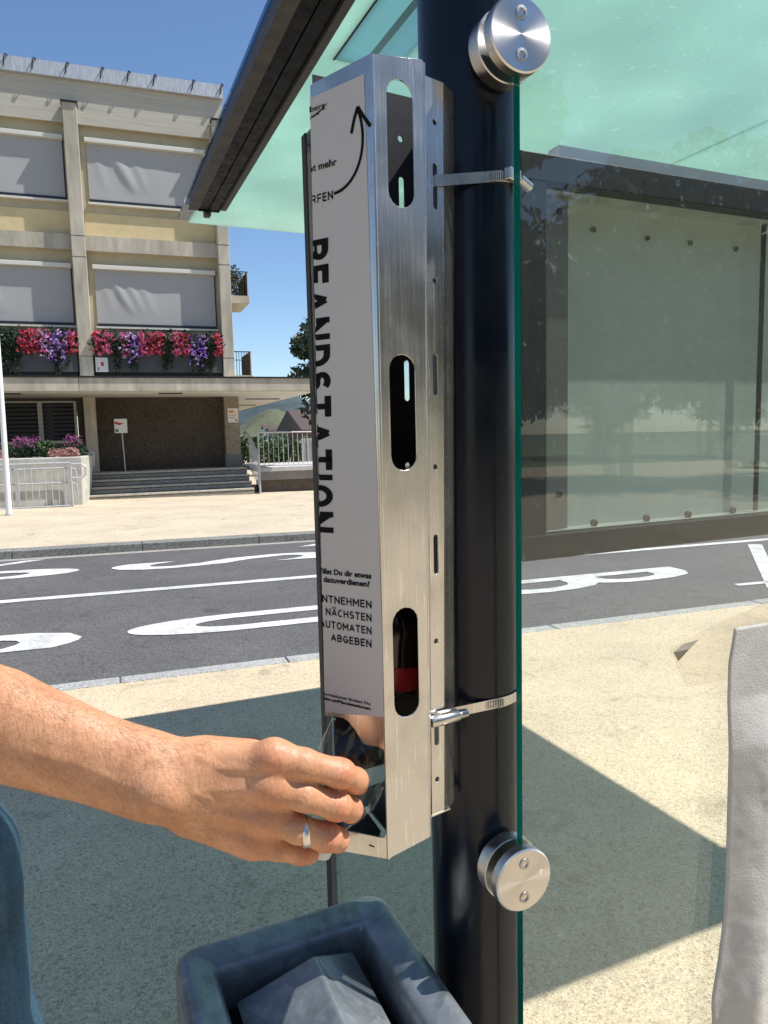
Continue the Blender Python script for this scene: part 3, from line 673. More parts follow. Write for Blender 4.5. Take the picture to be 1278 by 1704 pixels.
stroke(bez([(30.5, 1.5590), (10, 1.5600), (1.0, 1.586), (10.2, 1.6075)]), .0019)
stroke(bez([(15.3, 1.5932), (13.8, 1.599), (12, 1.604), (9.8, 1.6082)], 8), .0022)
stroke(bez([(9.8, 1.6082), (7, 1.603), (4, 1.599), (.9, 1.5945)], 8), .0022)
stroke(bez([(60, 1.6085), (48, 1.6100), (40, 1.6125), (34.2, 1.6165)], 14), [.0002 + .0008 * math.sin(math.pi * i / 14) for i in range(15)])
nt_ = len(ink) - 4
for m_ in ink[:nt_]: link('lettering', m_, poster, M_ink)
link('arrow', join_meshes('arrow', ink[nt_:nt_ + 3]), poster, M_ink); link('logo_swoosh', ink[-1], poster, M_ink)
# hose clamps round the post
for i, (zc, tilt, lab) in enumerate(((1.6075, .17, 'upper steel hose clamp whose ridged screw housing sits by the glass edge'), (1.158, .03, 'lower steel hose clamp with its bright screw barrel beside the bracket'))):
    hc = thing('hose_clamp', (PC.x, PC.y, zc), lab, 'hose clamp', 'hose clamps on the post')
    bm = bmesh.new(); pts = []; r0 = PR + .0009
    s0 = mapK((15 if i == 0 else 9) * mm, zc, .0012); s1 = mapK(lipx(zc) + .002, zc, .0016); s2 = mapLip(.018, zc, .002)
    for a in range(-74, 150, 4):
        pts.append(PC + Vector((math.cos(R_(a)) * r0, math.sin(R_(a)) * r0, 0)))
    path = [Vector((p.x, p.y, 0)) for p in (mapK((15 if i == 0 else 9) * mm, zc, -.006), s0, s1)] + pts
    Wd = .0088; vs = []
    for k, p in enumerate(path):
        zz = zc + (p.x - PC.x) * tilt; c = PC if k > 2 else Vector((.06, .66, 0)); n = (p - Vector((c.x, c.y, 0))).normalized() * .0009
        vs.append([bm.verts.new(Vector((p.x, p.y, zz - Wd / 2))), bm.verts.new(Vector((p.x, p.y, zz + Wd / 2))), bm.verts.new(Vector((p.x, p.y, zz + Wd / 2)) + n), bm.verts.new(Vector((p.x, p.y, zz - Wd / 2)) + n)])
    for a, b in zip(vs, vs[1:]):
        for k in range(4): bm.faces.new((a[k], a[(k + 1) % 4], b[(k + 1) % 4], b[k]))
    bm.faces.new(vs[0]); bm.faces.new(vs[-1][::-1])
    obj('band', bm, M_stl, hc, autosmooth=30)
    # worm ridges on the band, then housing and screw
    a0, a1 = ((-78, -40) if i == 0 else (-104, -62))
    bm = bmesh.new()
    for k in range(15):
        a = R_(a0 + (a1 - a0) * k / 14); rad = Vector((math.cos(a), math.sin(a), 0)); tg = Vector((-math.sin(a), math.cos(a), 0)); c = PC + rad * (r0 + .0011); zz = zc + (c.x - PC.x) * tilt
        for p in (c,):
            hexa(bm, [Vector((q.x, q.y, z_)) for z_ in (zz - .0031, zz + .0031) for q in (p - tg * .0007, p + tg * .0007, p + tg * .0007 + rad * .0016, p - tg * .0007 + rad * .0016)])
    obj('worm_ridges', bm, M_bolt, hc)
    ah = R_(-45 if i == 0 else -112); rad = Vector((math.cos(ah), math.sin(ah), 0)); tg = Vector((-math.sin(ah), math.cos(ah), 0)); c = PC + rad * (r0 + .0042)
    zz = zc + (c.x - PC.x) * tilt; c = Vector((c.x, c.y, zz))
    bm = bmesh.new()
    if i == 0:
        for k in range(1):
            hexa(bm, [c + tg * a + rad * b + Vector((0, 0, z_)) for z_ in (-.005, .005) for a, b in ((-.009, -.0036), (.009, -.0036), (.008, .0028), (-.008, .0028))])
        obj('screw_housing', bm, M_stl, hc, bevel=.001)
        bm = bmesh.new(); q = c + tg * .0095 + Vector((0, 0, -.001)); tube(bm, [q, q + tg * .012 + rad * .002 + Vector((0, 0, -.005))], .0040, 18); obj('screw', bm, M_stl, hc, autosmooth=40)
    else:
        q = mapK(lipx(zc) - .002, zc - .003, .0055); tube(bm, [q - dB * .016, q - dB * .015, q + dB * .012, q + dB * .013], [.0045, .0052, .0052, .0046], 22); obj('screw_housing', bm, M_stl, hc, autosmooth=40)
        bm = bmesh.new(); tube(bm, [q + dB * .013, q + dB * .022 - nB * .0], .0035, 14); obj('screw', bm, M_bolt, hc, autosmooth=40)
# bottles waiting inside the holder, seen through the lowest slot
M_pet = glass('clear_plastic', (.93, .94, .93), .9, .02, 60, .06)
M_cola = mat('cola', (.012, .006, .004), .12, spec=.6)
M_red = mat('red_label', (.30, .008, .008), .35, var=(30, .3))
ic = Vector((.001, .5445, 0))
def lathe_z(bm, c, prof, seg=40, axis=Vector((0, 0, 1))):
    ax = axis.normalized(); u = ax.orthogonal().normalized(); v = ax.cross(u); rg = []
    for r_, z_ in prof: rg.append([bm.verts.new(c + ax * z_ + (u * math.cos(2 * math.pi * k / seg) + v * math.sin(2 * math.pi * k / seg)) * r_) for k in range(seg)])
    for a, b in zip(rg, rg[1:]):
        for k in range(seg): bm.faces.new((a[k], a[(k + 1) % seg], b[(k + 1) % seg], b[k]))
    return rg
AXB = Vector((.16, .05, 1))
b2 = thing('cola_bottle', (ic.x, ic.y, 1.20), 'dark bottle with a red label seen through the lowest slot of the holder', 'bottle')
bm = bmesh.new(); c = ic + Vector((-.006, -.002, 1.203)); rg = lathe_z(bm, c, [(.0, 0), (.026, .001), (.029, .006), (.029, .030), (.027, .042), (.0285, .05), (.022, .068), (.0125, .085), (.0125, .098)], 40, AXB); obj('bottle_body', bm, M_cola, b2, smooth=True)
bm = bmesh.new(); lathe_z(bm, c, [(.0295, .008), (.0297, .009), (.0297, .025), (.0295, .026)], 40, AXB); obj('bottle_label', bm, M_red, b2, smooth=True)
bm = bmesh.new(); rg = lathe_z(bm, c, [(.0145, .093), (.015, .094), (.015, .108), (.0135, .1095)], 40, AXB); bm.faces.new(rg[-1]); obj('bottle_cap', bm, M_black, b2, autosmooth=40)

# ================================================================== BIN
M_galv = mat('galvanised', (.2, .23, .25), .42, .85, var=None)
def galv():
    m = MATS['galvanised']; nt, N, L, b = nodes_of(m); tc = N.new('ShaderNodeTexCoord')
    n1 = N.new('ShaderNodeTexNoise'); n1.inputs['Scale'].default_value = 14; n1.inputs['Detail'].default_value = 3; L.new(tc.outputs['Object'], n1.inputs['Vector'])
    ad = N.new('ShaderNodeVectorMath'); ad.operation = 'MULTIPLY_ADD'; ad.inputs[1].default_value = (.05, .05, .05); L.new(n1.outputs['Color'], ad.inputs[0]); L.new(tc.outputs['Object'], ad.inputs[2])
    vo = N.new('ShaderNodeTexVoronoi'); vo.inputs['Scale'].default_value = 80; L.new(ad.outputs[0], vo.inputs['Vector'])
    sp = N.new('ShaderNodeSeparateColor'); L.new(vo.outputs['Color'], sp.inputs[0])
    r = N.new('ShaderNodeValToRGB'); r.color_ramp.elements[0].color = (.225, .245, .255, 1); r.color_ramp.elements[1].color = (.285, .305, .315, 1); L.new(sp.outputs[0], r.inputs[0]); L.new(r.outputs[0], b.inputs['Base Color'])
    mr = N.new('ShaderNodeMapRange'); mr.inputs['To Min'].default_value = .30; mr.inputs['To Max'].default_value = .52; L.new(sp.outputs[1], mr.inputs[0]); L.new(mr.outputs[0], b.inputs['Roughness'])
    n2 = N.new('ShaderNodeTexNoise'); n2.inputs['Scale'].default_value = 70; n2.inputs['Detail'].default_value = 5; L.new(tc.outputs['Object'], n2.inputs['Vector'])
    n5 = N.new('ShaderNodeTexNoise'); n5.inputs['Scale'].default_value = 22; n5.inputs['Detail'].default_value = 7; n5.inputs['Roughness'].default_value = .7; L.new(tc.outputs['Object'], n5.inputs['Vector'])
    r5 = N.new('ShaderNodeValToRGB'); r5.color_ramp.elements[0].position = .3; r5.color_ramp.elements[0].color = (.55, .58, .6, 1); r5.color_ramp.elements[1].position = .7; r5.color_ramp.elements[1].color = (1.2, 1.2, 1.2, 1); L.new(n5.outputs['Fac'], r5.inputs[0])
    mx5 = N.new('ShaderNodeMix'); mx5.data_type = 'RGBA'; mx5.blend_type = 'MULTIPLY'; mx5.inputs[0].default_value = 1; L.new(r.outputs[0], mx5.inputs[6]); L.new(r5.outputs[0], mx5.inputs[7]); L.new(mx5.outputs[2], b.inputs['Base Color'])
    bp = N.new('ShaderNodeBump'); bp.inputs['Strength'].default_value = .12; bp.inputs['Distance'].default_value = .002; L.new(n2.outputs['Fac'], bp.inputs['Height']); L.new(bp.outputs[0], b.inputs['Normal'])
    b.inputs['Metallic'].default_value = .55
galv()
BD0, BD1, BN1 = .066, .284, .674; BN0 = BN1 - .30; BZ = 1.4 - .486
bn = thing('litter_bin', FS.P((BD0 + BD1) / 2, (BN0 + BN1) / 2, .0), 'square galvanised litter bin with a hipped lid below the bottle holder', 'litter bin')
def rrect(d0, d1, n0, n1, r, k=6):
    P = []
    for cx_, cy_, a0 in ((d1 - r, n1 - r, 0), (d0 + r, n1 - r, 90), (d0 + r, n0 + r, 180), (d1 - r, n0 + r, 270)):
        for i in range(k + 1):
            a = R_(a0 + 90 * i / k); P.append((cx_ + r * math.cos(a), cy_ + r * math.sin(a)))
    return P
rim_w = .037
def loft(bm, loops):
    vs = [[bm.verts.new(p) for p in lp] for lp in loops]; n = len(vs[0])
    for a, b in zip(vs, vs[1:]):
        for k in range(n): bm.faces.new((a[k], a[(k + 1) % n], b[(k + 1) % n], b[k]))
bm = bmesh.new(); lps = []
for off, z_ in ((0.003, -.06), (.0, -.052), (0, -.010), (.0012, -.0055), (.004, -.002), (.008, -.0003), (.012, 0), (rim_w - .012, -.0035), (rim_w - .006, -.006), (rim_w - .0025, -.0095), (rim_w - .0005, -.015), (rim_w, -.05)):
    lps.append([FS.P(d, n, BZ + z_) for d, n in rrect(BD0 + off, BD1 - off, BN0 + off, BN1 - off, max(.003, .021 - off * .5))])
loft(bm, lps); obj('rim', bm, M_galv, bn, autosmooth=50)
bm = bmesh.new(); loft(bm, [[FS.P(d, n, z_) for d, n in rrect(BD0 + .006, BD1 - .006, BN0 + .006, BN1 - .006, .018)] for z_ in (BZ - .04, BZ - .48)]); obj('bin_body', bm, M_galv, bn, autosmooth=40)
# hipped lid with dark gaps left and right
i0, i1, j0, j1 = BD0 + rim_w, BD1 - rim_w, BN0 + rim_w, BN1 - rim_w
bm = bmesh.new(); g = .015; md_ = (i0 + i1) / 2 + .004
A = [FS.P(i0 + g, j0, BZ - .035), FS.P(i1 - g, j0, BZ - .035), FS.P(i1 - g + .002, j1 - .006, BZ - .028), FS.P(i0 + g - .002, j1 - .012, BZ - .035)]
B_ = [FS.P(md_, j0 + .05, BZ + .012), FS.P(md_ + .006, j1 - .035, BZ + .004)]
v = [bm.verts.new(p) for p in A + B_]
for f in ((0, 1, 4), (1, 2, 5, 4), (2, 3, 5), (3, 0, 4, 5)): bm.faces.new([v[i] for i in f])
obj('lid', bm, M_galv, bn, bevel=.003)
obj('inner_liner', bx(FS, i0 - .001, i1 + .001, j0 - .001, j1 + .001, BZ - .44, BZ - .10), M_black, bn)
bm = bmesh.new(); tube(bm, [FS.P((BD0 + BD1) / 2, (BN0 + BN1) / 2, z_) for z_ in (-.02, BZ - .48)], .03, 20); obj('leg', bm, M_galv, bn, autosmooth=40)

# ================================================================== DISPLAY CASE behind the back pane
NC = .90
def cs(x, y, n=NC): return FS.px(x, y, n)
M_case = mat('case_frame', (.008, .013, .013), .5, var=(40, .4), spec=.2)
M_alu = mat('case_grey', (.15, .145, .145), .5, var=(10, .12), metal=.2)
M_panel = mat('case_panel', (.46, .50, .47), .6, var=(5, .05), var2=(30, .06))
M_cglass = glass('case_glass', (.93, .96, .94), 1.0, .045, 240)
cd0, cz0 = cs(874, 935); cz1 = cs(866, 248)[1]; cd0 = cs(868, 700)[0]; cd1 = cd0 + .86
id0, iz0 = cs(911, 890); iz1 = cs(905, 301)[1]
case = thing('display_case', FS.P((cd0 + cd1) / 2, NC + .05, cz0), 'empty timetable display case with a black frame behind the glass pane', 'display case')
fw = id0 - cd0
for nm, a in (('frame', (cd0, cd1, NC, NC + .03, cz0, iz0)), ('frame', (cd0, cd1, NC, NC + .03, iz1, cz1)), ('frame', (cd0, id0, NC + .001, NC + .031, iz0, iz1)), ('frame', (cd1 - fw, cd1, NC + .001, NC + .031, iz0, iz1))):
    obj(nm, bx(FS, *a), M_case, case, bevel=.002)
DPT = .072
obj('case_back', bx(FS, cd0 + .004, cd1 - .004, NC + DPT, NC + DPT + .02, cz0 + .004, cz1 - .004), M_panel, case)
M_ledge = mat('case_inside', (.45, .45, .42), .6, var=(20, .2))
for a in ((id0 - .004, cd1 - fw + .004, NC + .03, NC + DPT, iz0 - .012, iz0 - .002), (id0 - .004, cd1 - fw + .004, NC + .03, NC + DPT, iz1 + .002, iz1 + .012)): obj('case_side', bx(FS, *a), M_ledge, case)
for a in ((cd0 + .006, id0 - .002, NC + .031, NC + DPT, iz0, iz1), (cd1 - fw + .002, cd1 - .006, NC + .031, NC + DPT, iz0, iz1)): obj('case_side', bx(FS, *a), M_alu, case)
hd = cs(940, 700, NC + .055)[0]
obj('hinge_strip', bx(FS, id0 - .002, hd, NC + .048, NC + .055, iz0, iz1), M_alu, case)
for y in (352, 823):
    u, z_ = cs(930, y, NC + .048); bm = bmesh.new(); lathe_z(bm, FS.P(u, NC + .0475, z_), [(.0, 0), (.0055, 0), (.0055, -.002), (.0045, -.003)], 14, FS.n); obj('stud', bm, M_black, case)
for x in (986, 1073, 1142, 1216):
    u, z_ = cs(x, 862 - (x - 986) * .055, NC + .055); bm = bmesh.new(); lathe_z(bm, FS.P(u, NC + .054, iz0 + .004), [(.0, 0), (.006, 0), (.006, .006), (.004, .008)], 14, -FS.n); obj('stud', bm, M_black, case)
for x, y in ((985, 383), (1075, 397), (1146, 405), (1222, 415)):
    u, z_ = cs(x, y, NC + DPT); bm = bmesh.new(); lathe_z(bm, FS.P(u, NC + DPT - .002, z_), [(.0, 0), (.0045, 0), (.0045, .003)], 14, -FS.n); obj('stud', bm, M_alu, case)
u = cs(1260, 700, NC + .05)[0]; obj('door_joint', bx(FS, u, u + .004, NC + .046, NC + .054, iz0, iz1), M_case, case)
obj('case_glass', bx(FS, id0 - .003, cd1 - fw + .003, NC + .012, NC + .016, iz0 - .003, iz1 + .003), M_cglass, case)
bm = bmesh.new(); tube(bm, [FS.P(cd1 - .06, NC + .12, z_) for z_ in (-.05, 2.29)], .03, 24); obj('support_post', bm, M_post, case, autosmooth=40)
obj('roof_arm', bx(FS, PD - .02, PD + .02, PNn, NRR + .1, ZR - .03, ZR - .004), M_beam, shelter)
# grey rail above the case
r0d, r0z = FS.px(930, 240, 1.02); r1z = FS.px(930, 262, 1.02)[1]
obj('hanging_rail', bx(FS, r0d, r0d + .62, 1.02, 1.05, r1z - .02, r0z), mat('rail_grey', (.62, .63, .61), .45, var=(8, .1), metal=.3), case, bevel=.002)
obj('hanging_rail', bx(FS, r0d + .625, r0d + 1.0, 1.02, 1.05, r1z - .02, r0z), MATS['rail_grey'], case, bevel=.002)
obj('hanging_arm', bx(FS, r0d + .05, r0d + .09, NC + DPT + .02, 1.02, cz1 - .06, cz1 - .02), M_case, case)
obj('hanging_arm', bx(FS, cd1 - .2, cd1 - .16, NC + DPT + .02, 1.02, cz1 - .06, cz1 - .02), M_case, case)

# ================================================================== SHEET AND FILM on the back pane
rng = random.Random(5)
M_sheet = mat('pale_sheet', (.50, .49, .45), .75, var=(14, .08), var2=(70, .08), bump=(420, .6, .0015), spec=.2)
bm = bmesh.new(); NV, NU = 150, 70; grid = []
edge = [(1045, 1221), (1105, 1211), (1180, 1209), (1240, 1207), (1300, 1206), (1385, 1204), (1450, 1202), (1520, 1198), (1560, 1194), (1620, 1186), (1660, 1180), (1704, 1181), (1900, 1172)]
NS = P2N0 - .004
for j in range(NV + 1):
    y = 1045 + (1900 - 1045) * j / NV
    xe = float(np.interp(y, [e[0] for e in edge], [e[1] for e in edge])); u0, z_ = FS.px(xe, y, NS); row = []
    for i in range(NU + 1):
        s = i / NU; u = u0 + .30 * s
        fold = noise.noise(Vector((u * 13, z_ * 4, 1))) * .007 + .004 + noise.noise(Vector((u * 46, z_ * 30, 5))) * .0020 + noise.noise(Vector((u * 130, z_ * 90, 2))) * .0009
        hang = .009 * math.sin(u * 75 + z_ * 6 + 2.0 * noise.noise(Vector((u * 6, z_ * 2, 9)))) * min(1, (1.12 - z_) * 3) if z_ < 1.12 else 0
        flat = max(0, min(1, (1.125 - z_) / .05))
        w_ = (fold + hang * .6 + .012) * (.1 + .9 * flat) * min(1, .25 + s * 5)
        row.append(bm.verts.new(FS.P(u, NS - max(.0005, w_), z_)))
    grid.append(row)
for j in range(NV):
    for i in range(NU): bm.faces.new((grid[j][i], grid[j][i + 1], grid[j + 1][i + 1], grid[j + 1][i]))
sheet = obj('plastic_sheet', bm, M_sheet, smooth=True); sl = sheet.modifiers.new('thick', 'SOLIDIFY'); sl.thickness = .0015
tag(sheet, 'crumpled pale grey sheet hanging on the lower right of the glass pane', 'sheet')
M_film = glass('peeling_film', (.992, .985, .97), .15, .0, 25, .1)
fp = [FS.px(x, y, P2N0 - .001) for x, y in ((1116, 1084), (1124, 1100), (1134, 1125), (1142, 1143), (1200, 1132), (1278, 1118), (1278, 1000), (1240, 1019), (1210, 1031), (1180, 1044), (1150, 1062), (1132, 1070))]
me = plate([fp], .0006, lambda u, v, w_: FS.P(u, P2N0 - .0008 + w_ - .0006, v)); fo = link('tape_film', me, None, M_film)
tag(fo, 'torn clear adhesive film peeling off the glass pane', 'adhesive film')
cu = [FS.px(x, y, P2N0) for x, y in ((1116, 1084), (1133, 1070), (1152, 1061), (1137, 1076), (1124, 1098))]
bm = bmesh.new(); poly_prism(bm, [FS.P(u, P2N0 - .004 - .004 * (i in (2, 3)), v) for i, (u, v) in enumerate(cu)], FS.n * .0008); obj('curled_corner', bm, mat('film_fold', (.36, .32, .24), .4, trans=.3), fo)
# ================================================================== TOWN HALL and its forecourt
M_conc = mat('board_concrete', (.50, .45, .355), .85, var=(9, .14), var2=(2.2, .32), bump=(60, .25, .004), stretch=(1, 1, .25))
M_conc_u = mat('concrete_upper', (.47, .435, .355), .85, var=(1.2, .10), var2=(3, .14), bump=(22, .3, .006), stretch=(.4, .4, 9))
M_wall = mat('cream_plaster', (.46, .40, .265), .9, var=(4, .08), var2=(.7, .15), bump=(90, .2, .003))
M_yel = mat('yellow_panel', (.62, .50, .27), .85, var=(5, .07), bump=(60, .15, .002))
M_zinc = mat('zinc_sheet', (.50, .52, .55), .5, .25, var=(3, .12), var2=(8, .3), stretch=(6, 6, .5))
M_blind = mat('blind_fabric', (.37, .365, .355), .8, var=(60, .05), bump=(500, .2, .001))
M_box_ = mat('blind_box', (.62, .60, .52), .5)
M_darkm = mat('dark_metal', (.02, .021, .024), .4, var=(8, .2))
def terrazzo():
    m = aggregate('conglomerate_stone', (.075, .060, .047), (.05, .04, .032), (.15, .125, .10), 60); return m
M_stone = terrazzo()
M_stone2 = aggregate('light_conglomerate', (.27, .235, .18), (.2, .17, .13), (.36, .32, .26), 55)
M_galvp = mat('galvanised_pipe', (.50, .50, .49), .45, .3, var=(12, .12))
M_white = mat('white_paint', (.78, .78, .76), .5)
M_step = mat('step_stone', (.36, .335, .275), .85, var=(6, .25), var2=(30, .35), bump=(60, .4, .006), stretch=(1, 1, 3))
NW, NCOL, NCAN, NST = 19.22, 18.90, 18.10, 20.60
hall = thing('town_hall', FB.P(.5, 19.2, 0), 'concrete town hall with two storeys of closed grey sun blinds across the road', 'building')
def hb(name, m, d0, d1, n0, n1, z0, z1, parent=None, bevel=0): return obj(name, bx(FB, d0, d1, n0, n1, z0, z1), m, parent or hall, bevel=bevel)
UX0, UX1 = -19.0, 2.90
NB2 = 32.0
hb('upper_wall', M_wall, UX0, UX1 - .003, NW, NB2, 2.86, 8.95)
hb('attic_wall', M_conc_u, UX0, UX1 + .02, NW - .10, NB2, 8.83, 9.77)
hb('attic_wall', M_conc_u, UX0 + .01, UX1 - .30, NW - .145, NW - .101, 8.80, 9.10)
cop = hb('coping', M_zinc, UX0, UX1 + .05, NW - .20, NB2 + .1, 9.775, 10.09)
for x in (5, 52, 107, 165, 209, 252, 316, 363):
    u = FB.px(x, 105, NW - .2)[0]; bm = bmesh.new(); pts = [FB.P(u, NW - .21, 9.86), FB.P(u + .02, NW - .27, 9.90), FB.P(u + .03, NW - .27, 10.02), FB.P(u + .06, NW - .24, 10.10), FB.P(u + .1, NW - .2, 10.08)]
    tube(bm, pts, .016, 6); obj('hook', bm, M_darkm, cop)
pitch = 3.36
for k in range(-5, 2):
    c1 = -.45 + k * pitch; c0 = c1 - .31
    if k == 1: c0, c1 = 2.62, 2.90
    col = hb('column', M_conc, c0, c1, NCOL - .06, NW + .05, 2.85, 9.17, bevel=.012)
    hb('column_cap', M_darkm, c0 - .03, c1 + .03, NCOL - .10, NW - .11, 9.172, 9.20, col)
    for z_ in (5.72, 6.20, 3.42): hb('joint', M_darkm, c0 - .002, c1 + .002, NCOL - .0625, NCOL + .1, z_, z_ + .012, col)
def blind(d0, d1, zt, zb, seed, detail=True):
    f = hb('window_blind', M_box_, d0 - .04, d1 + .03, NW - .135, NW - .001, zt + .0, zt + .10, bevel=.01)
    bm = bmesh.new(); NU, NV = 46, 26; g = []
    for j in range(NV + 1):
        row = []
        for i in range(NU + 1):
            s, t = i / NU, j / NV; z_ = zt - (zt - zb) * t; u = d0 + (d1 - d0) * s
            w_ = 0
            for q, (cx_, sl, am) in enumerate(((.10 + .06 * (seed % 3), .24, .030), (.22, .20, .02), (.33, .17, .014), (.05, .1, .012))):
                x = s - cx_ - sl * t; w_ += am * math.exp(-(x / .035) ** 2) * math.sin(math.pi * min(1, t * 1.1 + .05))
            w_ += .012 * noise.noise(Vector((u * 1.3 + seed, z_ * 1.0, seed))) * math.sin(math.pi * t)
            row.append(bm.verts.new(FB.P(u, NW - .03 - w_, z_)))
        g.append(row)
    for j in range(NV):
        for i in range(NU): bm.faces.new((g[j][i], g[j][i + 1], g[j + 1][i + 1], g[j + 1][i]))
    fo = obj('fabric', bm, M_blind, f, smooth=True)
    hb('bottom_bar', M_darkm, d0, d1 + .02, NW - .05, NW - .002, zb - .055, zb, f)
    hb('sill', M_box_, d0 - .03, d1 + .06, NW - .10, NW - .001, zb - .12, zb - .075, f)
    hb('frame', M_darkm, d1 + .005, d1 + .03, NW - .028, NW - .001, zb, zt, f)
for k in range(-5, 1):
    o = k * pitch; d0, d1 = -.30 + o, 2.53 + o
    blind(d0, d1, 8.43, 7.15, k + 7); blind(d0, d1, 5.52, 4.25, k + 9)
    hb('spandrel_panel', M_yel, -.44 + o, 2.61 + o, NW - .012, NW - .001, 6.29, 6.84)
    hb('floor_band', M_conc, -.447 + o, 2.618 + o, NW - .16, NW - .0005, 5.93, 6.28)
# canopy over the forecourt
CX1 = 4.95
hb('canopy', M_conc, -19.2, -.775, NCAN, NW + .2, 2.56, 2.86)
can = hb('canopy', M_conc, -.765, CX1, NCAN, 36.0, 2.56, 2.86)
hb('canopy_edge', M_darkm, -19.2, CX1 + .02, NCAN - .03, NCAN + .25, 2.863, 2.90, can)
hb('soffit', mat('soffit_white', (.60, .575, .50), .8, var=(3, .08)), -19.1, CX1 - .12, NCAN + .12, 35.5, 2.545, 2.557, can)
for d0, n0 in ((1.0, 18.6), (-2.6, 18.6)): hb('soffit_lamp', M_darkm, d0, d0 + .55, n0, n0 + .16, 2.52, 2.544, can)
for n0 in (21.5, 25.5): hb('soffit_lamp', M_darkm, 3.6, 4.6, n0, n0 + .14, 2.52, 2.544, can)
# ground floor: stone wall, corner pillar, light column, windows
hb('stone_wall', M_stone, -.50, 2.84, NST, NST + .3, -.2, 2.545)
hb('corner_pillar', M_stone2, 2.80, 3.20, 20.35, 20.75, .0, 2.545)
hb('pillar_base', mat('pillar_base', (.17, .165, .15), .8, var=(12, .2)), 2.77, 3.23, 20.32, 20.78, .0, .95)
hb('side_wall', M_stone, 2.84, 2.90, 20.80, 31, -.2, 2.545)
hb('ground_column', M_conc, -.79, -.50, 20.33, 20.66, .0, 2.545, bevel=.01)
hb('stone_wall', M_stone, -.96, -.795, NST - .02, NST + .3, .0, 2.545)
hb('stone_wall', M_stone, -19, -.965, NST + .02, NST + .3, -.2, 1.38)
hb('stone_wall', M_stone, -19, -.97, NST + .021, NST + .3, 2.47, 2.545)
M_win = mat('dark_pane', (.012, .014, .016), .08, spec=.8)
M_fr = mat('window_frame', (.42, .41, .38), .5)
for k in range(-7, 1):
    a = -1.84 + k * .86; wf = hb('window', M_win, a + .05, a + .80, NST + .08, NST + .12, 1.44, 2.45)
    hb('frame', M_fr, a, a + .05, NST - .0, NST + .13, 1.39, 2.46, wf); hb('frame', M_fr, a + .80, a + .86, NST + .001, NST + .13, 1.39, 2.46, wf); hb('frame', M_fr, a + .05, a + .8, NST, NST + .13, 1.39, 1.435, wf)
    hb('frame', M_fr, a + .05, a + .8, NST + .002, NST + .131, 2.42, 2.462, wf)
    for q in range(9): hb('slat', M_darkm, a + .055, a + .795, NST + .035, NST + .07, 1.48 + q * .105, 1.545 + q * .105, wf)
# balconies on the right flank
M_rust = mat('balcony_edge', (.50, .44, .35), .8)
for zf, nn in ((5.13, 20.0), (3.05, 20.0)):
    ba = hb('balcony', M_conc, 2.905, 3.50, nn - .3, nn + 1.2, zf - .17, zf + .02)
    bm = bmesh.new()
    for i in range(8): tube(bm, [FB.P(2.96 + i * .067, nn - .28, zf + .02), FB.P(2.96 + i * .067, nn - .28, zf + .62)], .009, 5)
    for i in range(14): tube(bm, [FB.P(3.46, nn - .25 + i * .1, zf + .02), FB.P(3.46, nn - .25 + i * .1, zf + .62)], .009, 5)
    tube(bm, [FB.P(2.92, nn - .28, zf + .64), FB.P(3.47, nn - .28, zf + .64), FB.P(3.47, nn + 1.15, zf + .64)], .016, 6); tube(bm, [FB.P(2.92, nn - .28, zf + .42), FB.P(3.47, nn - .28, zf + .42)], .010, 6)
    obj('railing', bm, M_darkm, ba)
    hb('privacy_panel', M_rust, 3.475, 3.50, nn - .20, nn + 1.15, zf + .02, zf + .66, ba)
# greenery on the upper balcony
rng = random.Random(8)
M_leaf = mat('leaf_green', (.045, .085, .022), .6, var=(8, .5)); M_leafd = mat('leaf_dark', (.018, .040, .014), .55, var=(5, .5))
M_leafo = mat('leaf_olive', (.075, .085, .03), .65, var=(6, .5))
bm = bmesh.new(); leaves(bm, FB.P(3.18, 20.1, 5.62), 420, (.22, .35, .40), .05, rng); tag(obj('balcony_plant', bm, M_leafo), 'bushy green plant on the upper flank balcony of the town hall', 'plant')
